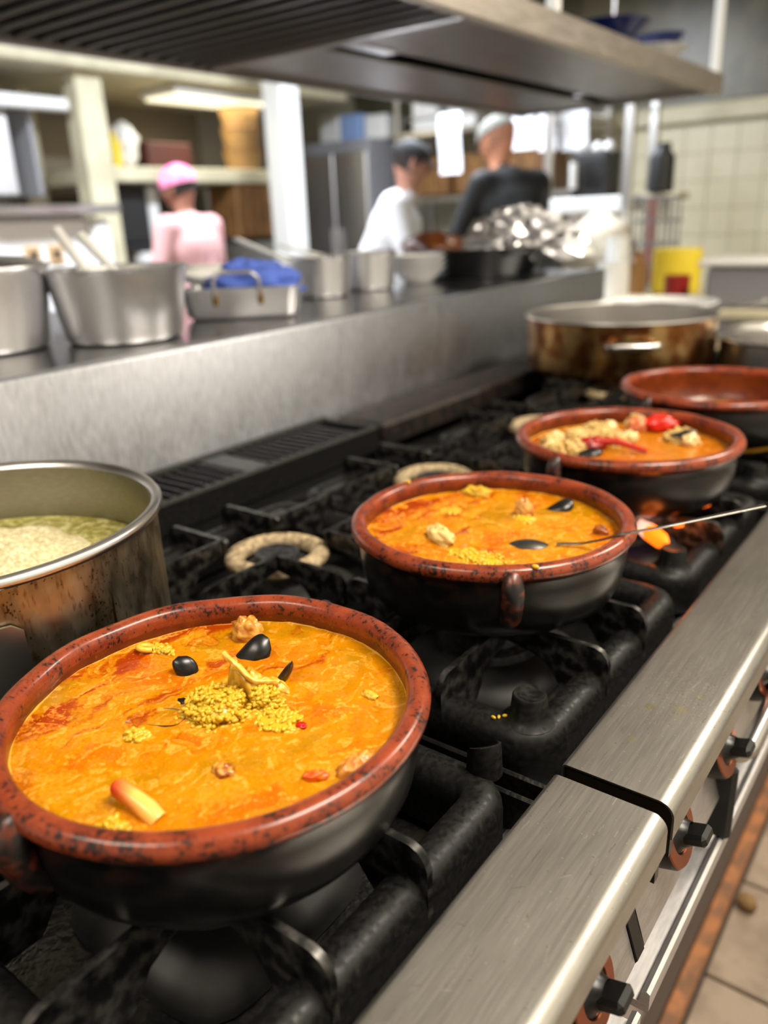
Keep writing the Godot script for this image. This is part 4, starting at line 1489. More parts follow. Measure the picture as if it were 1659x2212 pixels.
# ---------- the pass counter and what stands on it ----------
func counter() -> void:
	var t := thing("pass_counter", "long stainless pass counter with a tall splashback behind the ranges", "counter", Vector3(-1.5, 0, -1.06))
	var o := Vector3(1.5, 0, 1.06)
	put("splashback", MB.new().at(o).prism([Vector2(-1.100, 0.84), Vector2(-1.100, 1.050), Vector2(-1.102, 1.054), Vector2(-1.106, 1.056), Vector2(-1.13, 1.056), Vector2(-1.13, 0.84)], -2.72, 0.6, 50.0), M.steel_splash, t)
	put("worktop", MB.new().at(o).box(Vector3(-1.545, 1.043, -1.06), Vector3(0.83, 0.024, 3.32), 0.003), M.steel_top, t)
	put("base_cabinet", MB.new().at(o).box(Vector3(-1.55, 0.525, -1.06), Vector3(0.78, 1.01, 3.26), 0.004), M.steel_panel, t)
	var y := 1.056
	# aluminium pots in a row
	var p := steel_pan("stew_pot", "tall aluminium pot with a lid at the end of the pass counter", Vector3(-1.44, y, -0.725), 0.125, 0.135, M.aluminium, 0.012, "aluminium pots on the pass counter", "pot")
	put("lid", MB.new().at(Vector3(0, 0.137, 0)).lathe([Vector2(0.132, 0.0), Vector2(0.131, 0.004), Vector2(0.09, 0.018), Vector2(0.02, 0.024), Vector2(0.02, 0.036), Vector2(0.026, 0.044), Vector2(0.0, 0.048)], 48), M.aluminium, p)
	p = steel_pan("saucepan", "wide aluminium saucepan with two pale handles leaning in it", Vector3(-1.305, y, -0.925), 0.124, 0.125, M.aluminium, 0.018, "aluminium pots on the pass counter", "pot")
	loop_handle(p, Vector3(-0.10, 0.09, 0.045), Vector3(-0.91, 0, 0.41), 0.03, 0.025, 0.006, M.aluminium)
	for k in 2:
		var u := thing("ladle", ["pale ladle handle leaning in the wide saucepan", "second pale spoon handle beside the ladle in the wide saucepan"][k], "ladle", Vector3(-1.33, y + 0.01, -0.95))
		var a := Vector3(0.045, 0.0, 0.03 - 0.09 * k)
		var b := Vector3(-0.15, 0.185 - 0.012 * k, 0.02 - 0.05 * k)
		put("shaft", MB.new().tube([a, a.lerp(b, 0.5), b], [0.004, 0.007, 0.011], 10), M.white_plastic, u)
		put("scoop", MB.new().at(a).blob(Vector3(0.025, 0.01, 0.02), 4, 0.0, 1.0, 8, 14), M.steel_plain, u)
	# roasting tray with a blue cloth
	var ty := Vector3(-1.355, y, -1.285)
	var tr := thing("roasting_tray", "small aluminium roasting tray with brass drop handles holding a blue cloth", "tray", ty, deg_to_rad(39.0))
	var rows := []
	var ring := func(hx: float, hz: float, yy: float) -> PackedVector3Array:
		var row := PackedVector3Array()
		for c in [[1, 1, 0], [-1, 1, 90], [-1, -1, 180], [1, -1, 270]]:
			for i in 5:
				var a := deg_to_rad(c[2] + 90.0 * i / 4)
				row.append(Vector3(c[0] * (hx - 0.02) + 0.02 * cos(a), yy, c[1] * (hz - 0.02) + 0.02 * sin(a)))
		row.append(row[0])
		return row
	for q in [[0.108, 0.07, 0.0], [0.118, 0.08, 0.008], [0.125, 0.088, 0.06], [0.129, 0.092, 0.064], [0.126, 0.089, 0.066], [0.121, 0.084, 0.06], [0.112, 0.076, 0.008]]:
		rows.append(ring.call(q[0], q[1], q[2]))
	var tb := MB.new()
	tb.grid(rows, true)
	tb.fan(rows[0], Vector3.DOWN)
	tb.fan(rows[6], Vector3.UP)
	put("body", tb, M.aluminium, tr)
	var brass := mat("brass", Color(0.55, 0.43, 0.2), 0.35, 1.0)
	for x in [-0.05, 0.045]:
		put("bracket", MB.new().box(Vector3(x, 0.045, 0.09), Vector3(0.012, 0.03, 0.008), 0.003), brass, tr)
	put("bail_handle", MB.new().tube([Vector3(-0.05, 0.05, 0.095), Vector3(-0.05, 0.085, 0.10), Vector3(-0.035, 0.098, 0.10), Vector3(0.03, 0.098, 0.10), Vector3(0.045, 0.085, 0.10), Vector3(0.045, 0.05, 0.095)], 0.004, 8), M.steel_plain, tr)
	var cb := MB.new()
	cb.blob(Vector3(0.10, 0.05, 0.06), 81, 0.7, 1.7, 18, 30)
	var cl := put("kitchen_cloth", cb, M.blue_cloth)
	tag(cl, "crumpled blue cloth heaped in the roasting tray", "cloth")
	cl.position = ty + Vector3(0.0, 0.062, -0.02)
	cl.rotation.y = deg_to_rad(39.0)
	var wt := put("white_towel", MB.new().blob(Vector3(0.085, 0.022, 0.045), 83, 0.4, 1.5, 14, 24), M.white_plastic)
	tag(wt, "folded white towel lying on the blue cloth in the tray", "towel")
	wt.position = ty + Vector3(-0.07, 0.088, 0.02)
	wt.rotation.y = deg_to_rad(39.0)
	# two small saucepans with long handles
	p = steel_pan("small_saucepan", "small aluminium saucepan with a long pale handle beside the roasting tray", Vector3(-1.49, y, -1.70), 0.085, 0.10, M.aluminium, 0.008, "small saucepans on the pass counter", "pot")
	long_handle(p, Vector3(-0.03, 0.09, 0.075), Vector3(-0.09, 0.158, 0.213), 0.018, M.white_plastic)
	p = steel_pan("small_saucepan", "small aluminium saucepan between its twin and the white bowls", Vector3(-1.50, y, -1.92), 0.085, 0.10, M.aluminium, 0.008, "small saucepans on the pass counter", "pot")
	long_handle(p, Vector3(-0.05, 0.085, 0.07), Vector3(-0.15, 0.134, 0.21), 0.015, M.white_plastic)
	for k in 3:
		var b := put("white_bowl", MB.new().lathe([Vector2(0, 0.003), Vector2(0.04, 0.0), Vector2(0.045, 0.004), Vector2(0.085, 0.045), Vector2(0.088, 0.047), Vector2(0.083, 0.046), Vector2(0.045, 0.010), Vector2(0, 0.008)], 40, 50.0), M.white_glaze)
		tag(b, ["white bowl at the bottom of the stack on the pass counter", "white bowl in the middle of the stack on the pass counter", "white bowl on top of the stack on the pass counter"][k], "bowl", "stacked white bowls")
		b.position = Vector3(-1.46, y + 0.018 * k, -2.12)
	# black pan under a heap of foil
	p = steel_pan("paella_pan", "wide black pan under crumpled foil at the end of the pass counter", Vector3(-1.46, y, -2.48), 0.225, 0.085, M.black_pan, 0.03)
	loop_handle(p, Vector3(0.19, 0.07, 0.10), Vector3(0.88, 0, 0.47), 0.04, 0.04, 0.007, M.black_pan)
	var f := MB.new()
	var n1 := noise(91, 1.0, 2, FastNoiseLite.TYPE_CELLULAR)
	rows = []
	var rng := RandomNumberGenerator.new()
	rng.seed = 5
	for i in 27:
		var row := PackedVector3Array()
		for j in 41:
			var a := -TAU * (j % 40) / 40.0
			var s := i / 26.0
			var rr := s * (1.0 + 0.2 * sin(a * 3.0 + 1.0))
			var jit := Vector3(rng.randf_range(-1, 1), rng.randf_range(-1, 1), rng.randf_range(-1, 1)) * 0.016
			if j == 40 or j == 0 or i == 0:
				jit = Vector3.ZERO
			row.append(Vector3(0.23 * rr * cos(a), 0.14 * (1.0 - s * s) + 0.03 * n1.get_noise_2d(rr * cos(a) * 3.0, rr * sin(a) * 3.0), 0.19 * rr * sin(a)) + jit)
		rows.append(row)
	# flat facets so that the creases stay sharp
	for i in 26:
		for j in 40:
			f.flat([rows[i][j], rows[i][j + 1], rows[i + 1][j + 1]])
			f.flat([rows[i][j], rows[i + 1][j + 1], rows[i + 1][j]])
	var fo := put("foil_sheet", f, M.foil)
	tag(fo, "heap of crumpled shiny aluminium foil over the black pan", "foil")
	fo.position = Vector3(-1.35, y + 0.080, -2.59)
	morsel("roast_meat", "brown roast showing at the left edge of the foil", "meat", Vector3(-1.60, y + 0.09, -2.40), Vector3(0.10, 0.05, 0.08), 93, [Color(0.25, 0.13, 0.05), Color(0.42, 0.24, 0.10)])


func overhead() -> void:
	var t := thing("overhead_shelf", "long steel shelf with slats hung above the pass counter", "shelf", Vector3(-1.65, 1.70, -1.85))
	var o := Vector3(1.65, -1.70, 1.85)
	put("front_beam", MB.new().at(o).box(Vector3(-1.175, 1.742, -1.85), Vector3(0.03, 0.085, 4.5), 0.006), M.beam_steel, t)
	put("rear_beam", MB.new().at(o).box(Vector3(-2.14, 1.742, -1.85), Vector3(0.03, 0.085, 4.5), 0.006), M.steel_shelf, t)
	for z in [-4.085, -1.98, 0.385]:
		put("cross_beam", MB.new().at(o).box(Vector3(-1.66, 1.735, z), Vector3(0.95, 0.06, 0.03), 0.005), M.steel_shelf, t)
	# slatted bay
	var sl := MB.new().box(Vector3.ZERO, Vector3(0.93, 0.012, 0.034), 0.003).done()
	for i in 34:
		var s := put("slat", sl, M.slat_steel, t)
		s.position = Vector3(-1.66, 1.722, -1.925 + 0.067 * i) - t.position
		s.rotation_degrees.x = 22
	# closed bay: two sheets with a dark gap between and a light channel
	put("front_sheet", MB.new().at(o).box(Vector3(-1.42, 1.735, -3.03), Vector3(0.46, 0.012, 2.08), 0.002), M.steel_shelf, t)
	put("rear_sheet", MB.new().at(o).box(Vector3(-1.93, 1.725, -3.03), Vector3(0.40, 0.012, 2.08), 0.002), M.steel_shelf, t)
	put("deck", MB.new().at(o).box(Vector3(-1.66, 1.775, -1.85), Vector3(0.95, 0.008, 4.46), 0.002), M.dark_grey, t)
	put("channel", MB.new().at(o).box(Vector3(-1.655, 1.728, -2.16), Vector3(0.06, 0.01, 0.26), 0.003), M.steel_plain, t)
	for q in [[-1.19, -4.06], [-1.19, -2.45], [-1.19, -2.18], [-1.19, 0.30], [-2.13, -4.06], [-2.13, -2.3], [-2.13, 0.30]]:
		put("hanger", MB.new().at(o).box(Vector3(q[0], 2.34, q[1]), Vector3(0.035, 1.12, 0.035), 0.004), M.white_paint, t)
	for q in [[-1.26, -3.02, "wide dark blue bowl on the overhead shelf", 0.145, 0.062], [-1.25, -3.50, "dark blue bowl stacked in the white dish on the overhead shelf", 0.10, 0.05]]:
		var b := put("blue_bowl", MB.new().lathe([Vector2(0, 0.003), Vector2(q[3] * 0.5, 0.0), Vector2(q[3] * 0.55, 0.006), Vector2(q[3], q[4]), Vector2(q[3] - 0.004, q[4] + 0.002), Vector2(q[3] * 0.5, 0.012), Vector2(0, 0.009)], 40, 50.0), M.blue_glaze)
		tag(b, q[2], "bowl", "blue bowls on the overhead shelf")
		b.position = Vector3(q[0], 1.780 if q[1] > -3.3 else 1.816, q[1])
	var w := put("white_dish", MB.new().lathe([Vector2(0, 0.003), Vector2(0.09, 0.0), Vector2(0.10, 0.006), Vector2(0.15, 0.034), Vector2(0.147, 0.036), Vector2(0.09, 0.012), Vector2(0, 0.01)], 40, 50.0), M.white_glaze)
	tag(w, "wide white dish under the dark blue bowl on the overhead shelf", "dish")
	w.position = Vector3(-1.27, 1.780, -3.45)


# ---------- the back of the kitchen ----------
func bx(called: String, label: String, cat: String, c: Vector3, s: Vector3, m: Material, bev := 0.01, turn := 0.0, group := "") -> MeshInstance3D:
	var o := put(called, MB.new().box(Vector3(0, s.y / 2, 0), s, bev), m)
	tag(o, label, cat, group)
	o.position = c - Vector3(0, s.y / 2, 0)
	o.rotation.y = turn
	return o


func jar(called: String, label: String, cat: String, at: Vector3, r: float, h: float, m: Material, neck := 0.8, group := "") -> MeshInstance3D:
	var o := put(called, MB.new().lathe([Vector2(0, 0), Vector2(r * 0.92, 0), Vector2(r, r * 0.1), Vector2(r, h * 0.72), Vector2(r * neck, h * 0.86), Vector2(r * neck, h), Vector2(0, h)], 28), m)
	tag(o, label, cat, group)
	o.position = at
	return o


func background() -> void:
	# far wall: cream tiles, a beam and an olive wall above it
	var wf := get_node("wall_far")
	var tm := MB.new().box(Vector3.ZERO, Vector3(0.196, 0.196, 0.012), 0.002).done()
	for i in 9:
		for j in 9:
			var o := put("tile", tm, M.tile, wf)
			o.position = Vector3(-0.9 - 0.2 * i, 0.12 + 0.2 * j, -6.896)
	var tr := struct("trim_1", MB.new().box(Vector3(-2.6, 1.90, -6.86), Vector3(5.2, 0.13, 0.08), 0.01), M.cream)
	struct("wall_upper_far", MB.new().box(Vector3(-2.6, 2.43, -6.86), Vector3(5.6, 0.92, 0.06)), M.olive)
	# painted opening with shelves behind the woman in pink
	var n := thing("shelf_frame", "cream painted post and beam frame with shelves behind the cook in pink", "shelving", Vector3(-5.4, 0, -4.2))
	var o5 := Vector3(5.4, 0, 4.2)
	put("post", MB.new().at(o5).box(Vector3(-5.02, 1.1, -3.51), Vector3(0.16, 2.2, 0.20), 0.01), M.cream, n)
	put("post", MB.new().at(o5).box(Vector3(-5.75, 1.1, -3.51), Vector3(0.10, 2.2, 0.12), 0.01), M.cream, n)
	put("post", MB.new().at(o5).box(Vector3(-5.02, 1.1, -5.35), Vector3(0.16, 2.2, 0.12), 0.01), M.cream, n)
	put("shelf_board", MB.new().at(o5).box(Vector3(-5.45, 1.60, -4.45), Vector3(0.95, 0.10, 1.75), 0.01), M.cream, n)
	put("shelf_board", MB.new().at(o5).box(Vector3(-5.5, 1.12, -4.45), Vector3(0.85, 0.04, 1.75), 0.006), M.dark_grey, n)
	put("shelf_board", MB.new().at(o5).box(Vector3(-5.5, 0.78, -4.45), Vector3(0.85, 0.04, 1.75), 0.006), M.dark_grey, n)
	put("back_panel", MB.new().at(o5).box(Vector3(-6.1, 1.15, -4.45), Vector3(0.03, 2.25, 1.9)), mat("taupe", Color(0.50, 0.46, 0.40), 0.7), n)
	# lowered ceiling above it with its own lamp
	struct("ceiling_soffit", MB.new().box(Vector3(-5.55, 2.55, -4.2), Vector3(1.45, 0.70, 3.6), 0.01), M.cream)
	lamp_local(Vector3(-5.15, 2.13, -4.72))
	struct("wall_pillar", MB.new().box(Vector3(-4.43, 1.45, -4.74), Vector3(0.19, 2.9, 0.19), 0.01), M.white_paint)
	# on the shelves
	jar("oil_bottle", "yellow oil bottle on the cream shelf", "bottle", Vector3(-5.2, 1.65, -3.82), 0.045, 0.24, M.yellow_plastic, 0.4)
	var bag := put("flour_bag", MB.new().blob(Vector3(0.14, 0.15, 0.12), 101, 0.4, 1.4, 12, 18), M.white_plastic)
	tag(bag, "pale lumpy bag beside the yellow bottle on the cream shelf", "bag")
	bag.position = Vector3(-5.35, 1.815, -3.99)
	bx("red_crate", "dark red crate on the cream shelf", "crate", Vector3(-5.45, 1.75, -4.40), Vector3(0.3, 0.20, 0.42), mat("dark_red", Color(0.25, 0.08, 0.06), 0.6))
	for k in 3:
		var wb := thing("wicker_basket", ["lowest straw basket in the stack on the cream shelf", "middle straw basket in the stack on the cream shelf", "topmost straw basket in the stack on the cream shelf"][k], "basket", Vector3(-5.2, 1.65 + 0.16 * k, -5.06), 0, "straw baskets")
		put("bowl", MB.new().lathe([Vector2(0, 0.0), Vector2(0.13, 0.0), Vector2(0.16, 0.15), Vector2(0.15, 0.16), Vector2(0.12, 0.02), Vector2(0, 0.02)], 20, 50.0), M.wicker, wb)
		put("rim", MB.new().at(Vector3(0, 0.152, 0)).sweep(circle(0.155), [Vector2(0.014, 0), Vector2(0, 0.014), Vector2(-0.014, 0), Vector2(0, -0.014)]), M.wood, wb)
	bx("black_monitor", "black box with a pale side under the cream shelf", "box", Vector3(-5.3, 1.335, -3.84), Vector3(0.3, 0.38, 0.34), M.dark_grey)
	bx("white_carton", "narrow white carton beside the black box", "carton", Vector3(-5.3, 1.34, -4.1), Vector3(0.2, 0.39, 0.10), M.white_plastic)
	for k in 5:
		bx("wooden_board", ["first", "second", "third", "fourth", "fifth"][k] + " tall brown board standing under the baskets, counted from the pillar", "board", Vector3(-5.15, 1.34, -5.22 + 0.11 * k), Vector3(0.30, 0.40, 0.075), M.wood, 0.008, 0.05 * (k - 2), "boards under the baskets")
	jar("white_tub", "white tub on the low dark shelf", "tub", Vector3(-5.15, 0.80, -3.95), 0.12, 0.28, M.white_plastic, 0.95)
	# steel cupboards and a machine at the left
	var h := thing("wall_hood", "pale grey steel hood with a white lip on the left", "hood", Vector3(-5.1, 1.5, -2.6))
	put("lip", MB.new().box(Vector3(0.1, 0.50, -0.15), Vector3(0.10, 0.07, 1.2), 0.01), M.white_paint, h)
	put("panel", MB.new().box(Vector3(0, 0.22, -0.13), Vector3(0.06, 0.5, 0.5), 0.01), M.steel_panel, h)
	put("side", MB.new().box(Vector3(-0.3, 0.22, -0.55), Vector3(0.6, 0.5, 0.03), 0.005), M.grey_paint, h)
	put("hood_top", MB.new().box(Vector3(-0.3, 0.52, -0.15), Vector3(0.75, 0.03, 1.2), 0.005), M.grey_paint, h)
	bx("white_tile_panel", "white tiled patch of wall above the hood lip", "wall panel", Vector3(-5.5, 2.22, -2.0), Vector3(0.06, 0.34, 0.75), M.white_paint)
	var mc := thing("dough_machine", "white kitchen machine with beige sockets at the left end of the prep area", "machine", Vector3(-4.6, 0, -2.62))
	put("body", MB.new().box(Vector3(0, 0.68, 0), Vector3(0.6, 1.30, 0.62), 0.03), M.white_plastic, mc)
	put("steel_top", MB.new().box(Vector3(0.04, 1.36, -0.05), Vector3(0.75, 0.05, 0.80), 0.01), M.steel_plain, mc)
	put("column", MB.new().box(Vector3(0.28, 1.0, -0.34), Vector3(0.16, 0.62, 0.14), 0.03), M.white_plastic, mc)
	for z in [-0.05, 0.09]:
		var s := put("socket", MB.new().box(Vector3(0.305, 1.13, z), Vector3(0.02, 0.10, 0.09), 0.006), mat("beige_socket", Color(0.70, 0.58, 0.42), 0.5), mc)
		put("hole", MB.new().box(Vector3(0.316, 1.13, z), Vector3(0.006, 0.05, 0.04), 0.002), M.dark_grey, s)
	# refrigerator and a rack behind the cook in white
	var fr := thing("refrigerator", "tall grey steel refrigerator behind the cook in white", "fridge", Vector3(-5.0, 0, -6.35))
	put("body", MB.new().box(Vector3(0, 0.96, 0), Vector3(0.75, 1.88, 0.7), 0.01), M.grey_paint, fr)
	put("plinth", MB.new().box(Vector3(0, 0.01, 0), Vector3(0.7, 0.02, 0.6)), M.dark_grey, fr)
	for x in [-0.19, 0.19]:
		var d := put("door", MB.new().box(Vector3(x, 0.95, 0.36), Vector3(0.36, 1.7, 0.04), 0.01), M.steel_panel, fr)
		put("door_handle", MB.new().box(Vector3(x * 0.25, 1.0, 0.395), Vector3(0.02, 0.35, 0.03), 0.006), M.steel_plain, d)
	var rk := thing("storage_rack", "steel storage rack behind the cooks' heads", "rack", Vector3(-3.6, 0, -6.45))
	for q in [[-0.85, 0.25], [0.85, 0.25], [-0.85, -0.25], [0.85, -0.25]]:
		put("upright", MB.new().box(Vector3(q[0], 1.1, q[1]), Vector3(0.04, 2.2, 0.04), 0.004), M.steel_plain, rk)
	for y in [0.5, 0.95, 1.38, 1.90]:
		put("shelf_board", MB.new().box(Vector3(0, y, 0), Vector3(1.76, 0.04, 0.56), 0.005), M.steel_plain, rk)
	bx("blue_packet", "pale blue packet on top of the refrigerator", "packet", Vector3(-4.95, 2.012, -6.3), Vector3(0.22, 0.22, 0.25), mat("pale_blue", Color(0.55, 0.66, 0.85), 0.6))
	for k in 4:
		bx("white_box", ["white box at the outer edge of the refrigerator top", "white box on the refrigerator between the packet and the rack", "white box on the top rack board beside the refrigerator", "white box on the top rack board above the wooden crates"][k], "box", Vector3([-5.22, -4.71, -4.2, -3.85][k], (2.02 if k < 2 else 2.04) - 0.02 * (k % 2), -6.35), Vector3(0.23, 0.24 - 0.04 * (k % 2), 0.3), M.white_plastic, 0.015, 0.1 * k, "white boxes on the rack")
	for k in 3:
		bx("wooden_crate", ["brown crate on the rack right behind the dark cap", "brown crate in the middle of the rack", "brown crate under the hanging papers"][k], "crate", Vector3(-4.1 + 0.45 * k, 1.56, -6.35), Vector3(0.38, 0.30, 0.4), M.wood, 0.01, 0.0, "wooden crates on the rack")
	for k in 3:
		var b := put("mixing_bowl", MB.new().lathe([Vector2(0, 0.004), Vector2(0.09, 0.0), Vector2(0.17, 0.10), Vector2(0.165, 0.102), Vector2(0.09, 0.01), Vector2(0, 0.01)], 32, 50.0), M.white_glaze)
		tag(b, ["white mixing bowl on the rack board behind the cook in white", "white mixing bowl in the middle of the low rack board", "white mixing bowl at the right of the low rack board"][k], "bowl", "mixing bowls on the rack")
		b.position = Vector3(-4.1 + 0.42 * k, 0.972 + 0.001 * k, -6.3)
	# order slips hanging from a rail
	var rl := thing("ticket_rail", "thin steel rail holding order slips above the cooks", "rail", Vector3(-2.8, 1.87, -5.0))
	put("bar", MB.new().tube([Vector3(-0.7, 0, 0), Vector3(0.85, 0, 0)], 0.010, 8), M.steel_plain, rl)
	for x in [-0.6, 0.75]:
		put("drop_rod", MB.new().tube([Vector3(x, 0, 0), Vector3(x, 1.04, 0)], 0.008, 8), M.steel_plain, rl)
	for q in [[-3.15, 0.17, 0.37, "long white order slip hanging alone from the rail"], [-2.60, 0.16, 0.26, "white order slip in the middle of the rail"], [-2.44, 0.12, 0.28, "white order slip between two others on the rail"], [-2.26, 0.17, 0.29, "last white order slip on the rail towards the tiles"]]:
		var pm := MB.new()
		var rows := []
		for side in 1:
			for i in 7:
				var row := PackedVector3Array()
				for j in 3:
					row.append(Vector3((j - 1) * q[1] / 2, -q[2] * i / 6.0, 0.014 + 0.012 * sin(i * 0.9)))
				rows.append(row)
		pm.grid(rows)
		rows.reverse()
		for r in rows:
			for j in 3:
				r[j] += Vector3(0, 0, -0.0008)
		pm.grid(rows)
		var po := put("order_slip", pm, M.paper)
		tag(po, q[3], "paper", "order slips on the rail")
		po.position = Vector3(q[0], 1.88, -5.0)
	# shelf on posts with a black appliance
	var sp := thing("post_shelf", "white shelf on pale steel posts beside the cook in black", "shelf", Vector3(-2.10, 0, -5.10))
	for q in [[0.22, 0.2], [-0.28, 0.2], [0.22, -0.2], [-0.28, -0.2]]:
		put("post", MB.new().box(Vector3(q[0], 0.98, q[1]), Vector3(0.05, 1.94, 0.05), 0.006), M.steel_plain, sp)
	put("shelf_board", MB.new().box(Vector3(-0.03, 1.27, 0), Vector3(0.52, 0.09, 0.44), 0.01), M.white_paint, sp)
	put("shelf_board", MB.new().box(Vector3(-0.03, 0.80, 0), Vector3(0.52, 0.05, 0.44), 0.01), M.cream, sp)
	var ap := thing("coffee_grinder", "black appliance with white knobs on the post shelf", "appliance", Vector3(-2.13, 1.316, -5.03))
	put("body", MB.new().box(Vector3(0, 0.13, 0), Vector3(0.24, 0.26, 0.22), 0.02), M.dark_grey, ap)
	put("screen", MB.new().box(Vector3(0.03, 0.13, 0.112), Vector3(0.12, 0.16, 0.006), 0.002), M.black_plastic, ap)
	for q in [[-0.09, 0.28], [0.02, 0.27], [0.09, 0.27]]:
		put("knob", MB.new().at(Vector3(q[0], q[1], 0.03)).blob(Vector3(0.035, 0.04, 0.035), 5, 0.0, 1.0, 8, 14), M.white_plastic, ap)
	put("tube", MB.new().tube([Vector3(-0.09, 0.05, 0.12), Vector3(-0.09, 0.2, 0.12)], 0.022, 12), M.white_plastic, ap)
	jar("black_jug", "black jug with a white spout right of the pale posts", "jug", Vector3(-1.68, 1.32, -4.9), 0.07, 0.26, M.dark_grey, 0.6)
	bx("wall_ledge", "narrow cream ledge carrying the black jug", "ledge", Vector3(-1.66, 1.30, -4.95), Vector3(0.2, 0.04, 0.2), M.cream, 0.005)
	put("ledge_post", MB.new().box(Vector3(0, 0.64, 0), Vector3(0.05, 1.28, 0.05), 0.004), M.cream, get_node("wall_ledge")).position = Vector3(0, -1.28, 0)
	# worktop at the end of the row
	var wt := thing("end_worktop", "cream worktop across the far end of the row of ranges", "worktop", Vector3(-1.05, 0, -3.9))
	put("top", MB.new().box(Vector3(0, 0.83, 0), Vector3(1.3, 0.04, 0.94), 0.006), M.cream, wt)
	put("cupboard", MB.new().box(Vector3(0, 0.41, 0), Vector3(1.26, 0.80, 0.88), 0.006), M.steel_panel, wt)
	jar("yellow_tub", "bright yellow plastic tub on the end worktop", "tub", Vector3(-1.285, 0.85, -4.06), 0.113, 0.205, M.yellow_plastic, 1.0)
	jar("white_tub", "white plastic tub on the end worktop beside the foil", "tub", Vector3(-1.48, 0.85, -3.75), 0.075, 0.16, M.white_plastic, 0.97)
	jar("red_cup", "dark red cup in front of the yellow tub", "cup", Vector3(-1.17, 0.85, -3.72), 0.055, 0.11, M.red_plastic, 1.0)
	jar("sauce_bottle", "tan bottle between the white and the yellow tub", "bottle", Vector3(-1.45, 0.85, -3.98), 0.045, 0.20, mat("tan", Color(0.50, 0.36, 0.20), 0.4), 0.5)
	jar("salt_pot", "white pot with a round lid behind the tan bottle", "pot", Vector3(-1.62, 0.85, -4.16), 0.06, 0.26, M.white_glaze, 0.9)
	var gb := bx("grey_bin", "dark grey container at the right end of the end worktop", "container", Vector3(-0.80, 0.93, -3.62), Vector3(0.36, 0.16, 0.3), M.grey_paint, 0.015)
	put("lid", MB.new().box(Vector3(0, 0.175, 0), Vector3(0.42, 0.025, 0.34), 0.008), M.white_plastic, gb)
	for k in 3:
		jar("spice_jar", ["glass-grey spice jar on the end worktop by the wall", "middle spice jar on the end worktop by the wall", "spice jar nearest the wire crate on the end worktop"][k], "jar", Vector3(-0.82 - 0.13 * k, 0.85, -4.26), 0.05, 0.16, M.steel_plain, 0.8, "spice jars")
	# a wire crate and a red pole
	var wc := thing("wire_crate", "tall grey wire crate standing by the cream tiles", "crate", Vector3(-1.475, 0.85, -4.28))
	for i in 7:
		put("wire", MB.new().tube([Vector3(-0.09 + 0.03 * i, 0, 0.08), Vector3(-0.09 + 0.03 * i, 0.44, 0.08)], 0.005, 6), M.grey_paint, wc)
		put("wire", MB.new().tube([Vector3(-0.09 + 0.03 * i, 0, -0.08), Vector3(-0.09 + 0.03 * i, 0.44, -0.08)], 0.005, 6), M.grey_paint, wc)
	for y in [0.005, 0.11, 0.22, 0.33, 0.44]:
		put("hoop", MB.new().at(Vector3(0, y, 0)).sweep([Vector3(0.1, 0, 0.085), Vector3(-0.1, 0, 0.085), Vector3(-0.1, 0, -0.085), Vector3(0.1, 0, -0.085)], [Vector2(0.006, 0), Vector2(0, 0.006), Vector2(-0.006, 0), Vector2(0, -0.006)]), M.grey_paint, wc)
	tag(put("red_pole", MB.new().tube([Vector3(0, 0, 0), Vector3(0, 1.30, 0)], 0.018, 10), M.red_plastic), "thin dark red pole standing by the wire crate", "pole").position = Vector3(-1.60, 0.0, -4.56)
	var sk := put("white_sack", MB.new().blob(Vector3(0.22, 0.20, 0.16), 111, 0.3, 1.2, 16, 22), mat("sackcloth", Color(0.80, 0.77, 0.70), 0.8))
	tag(sk, "rounded pale cloth sack behind the foil heap", "sack")
	sk.position = Vector3(-1.92, 1.02, -4.62)
	bx("sack_stool", "small cream stool carrying the pale sack", "stool", Vector3(-1.92, 0.41, -4.62), Vector3(0.32, 0.80, 0.24), M.cream, 0.02)


func circle(r: float) -> Array:
	var o := []
	for i in 24:
		o.append(Vector3(r * cos(TAU * i / 24), 0, r * sin(TAU * i / 24)))
	return o


func lamp_local(at: Vector3) -> void:
	lamp(at, Vector2(0.35, 0.95), 1.3, Color(1.0, 0.96, 0.82), 1.3, "cream lit ceiling lamp above the straw baskets")


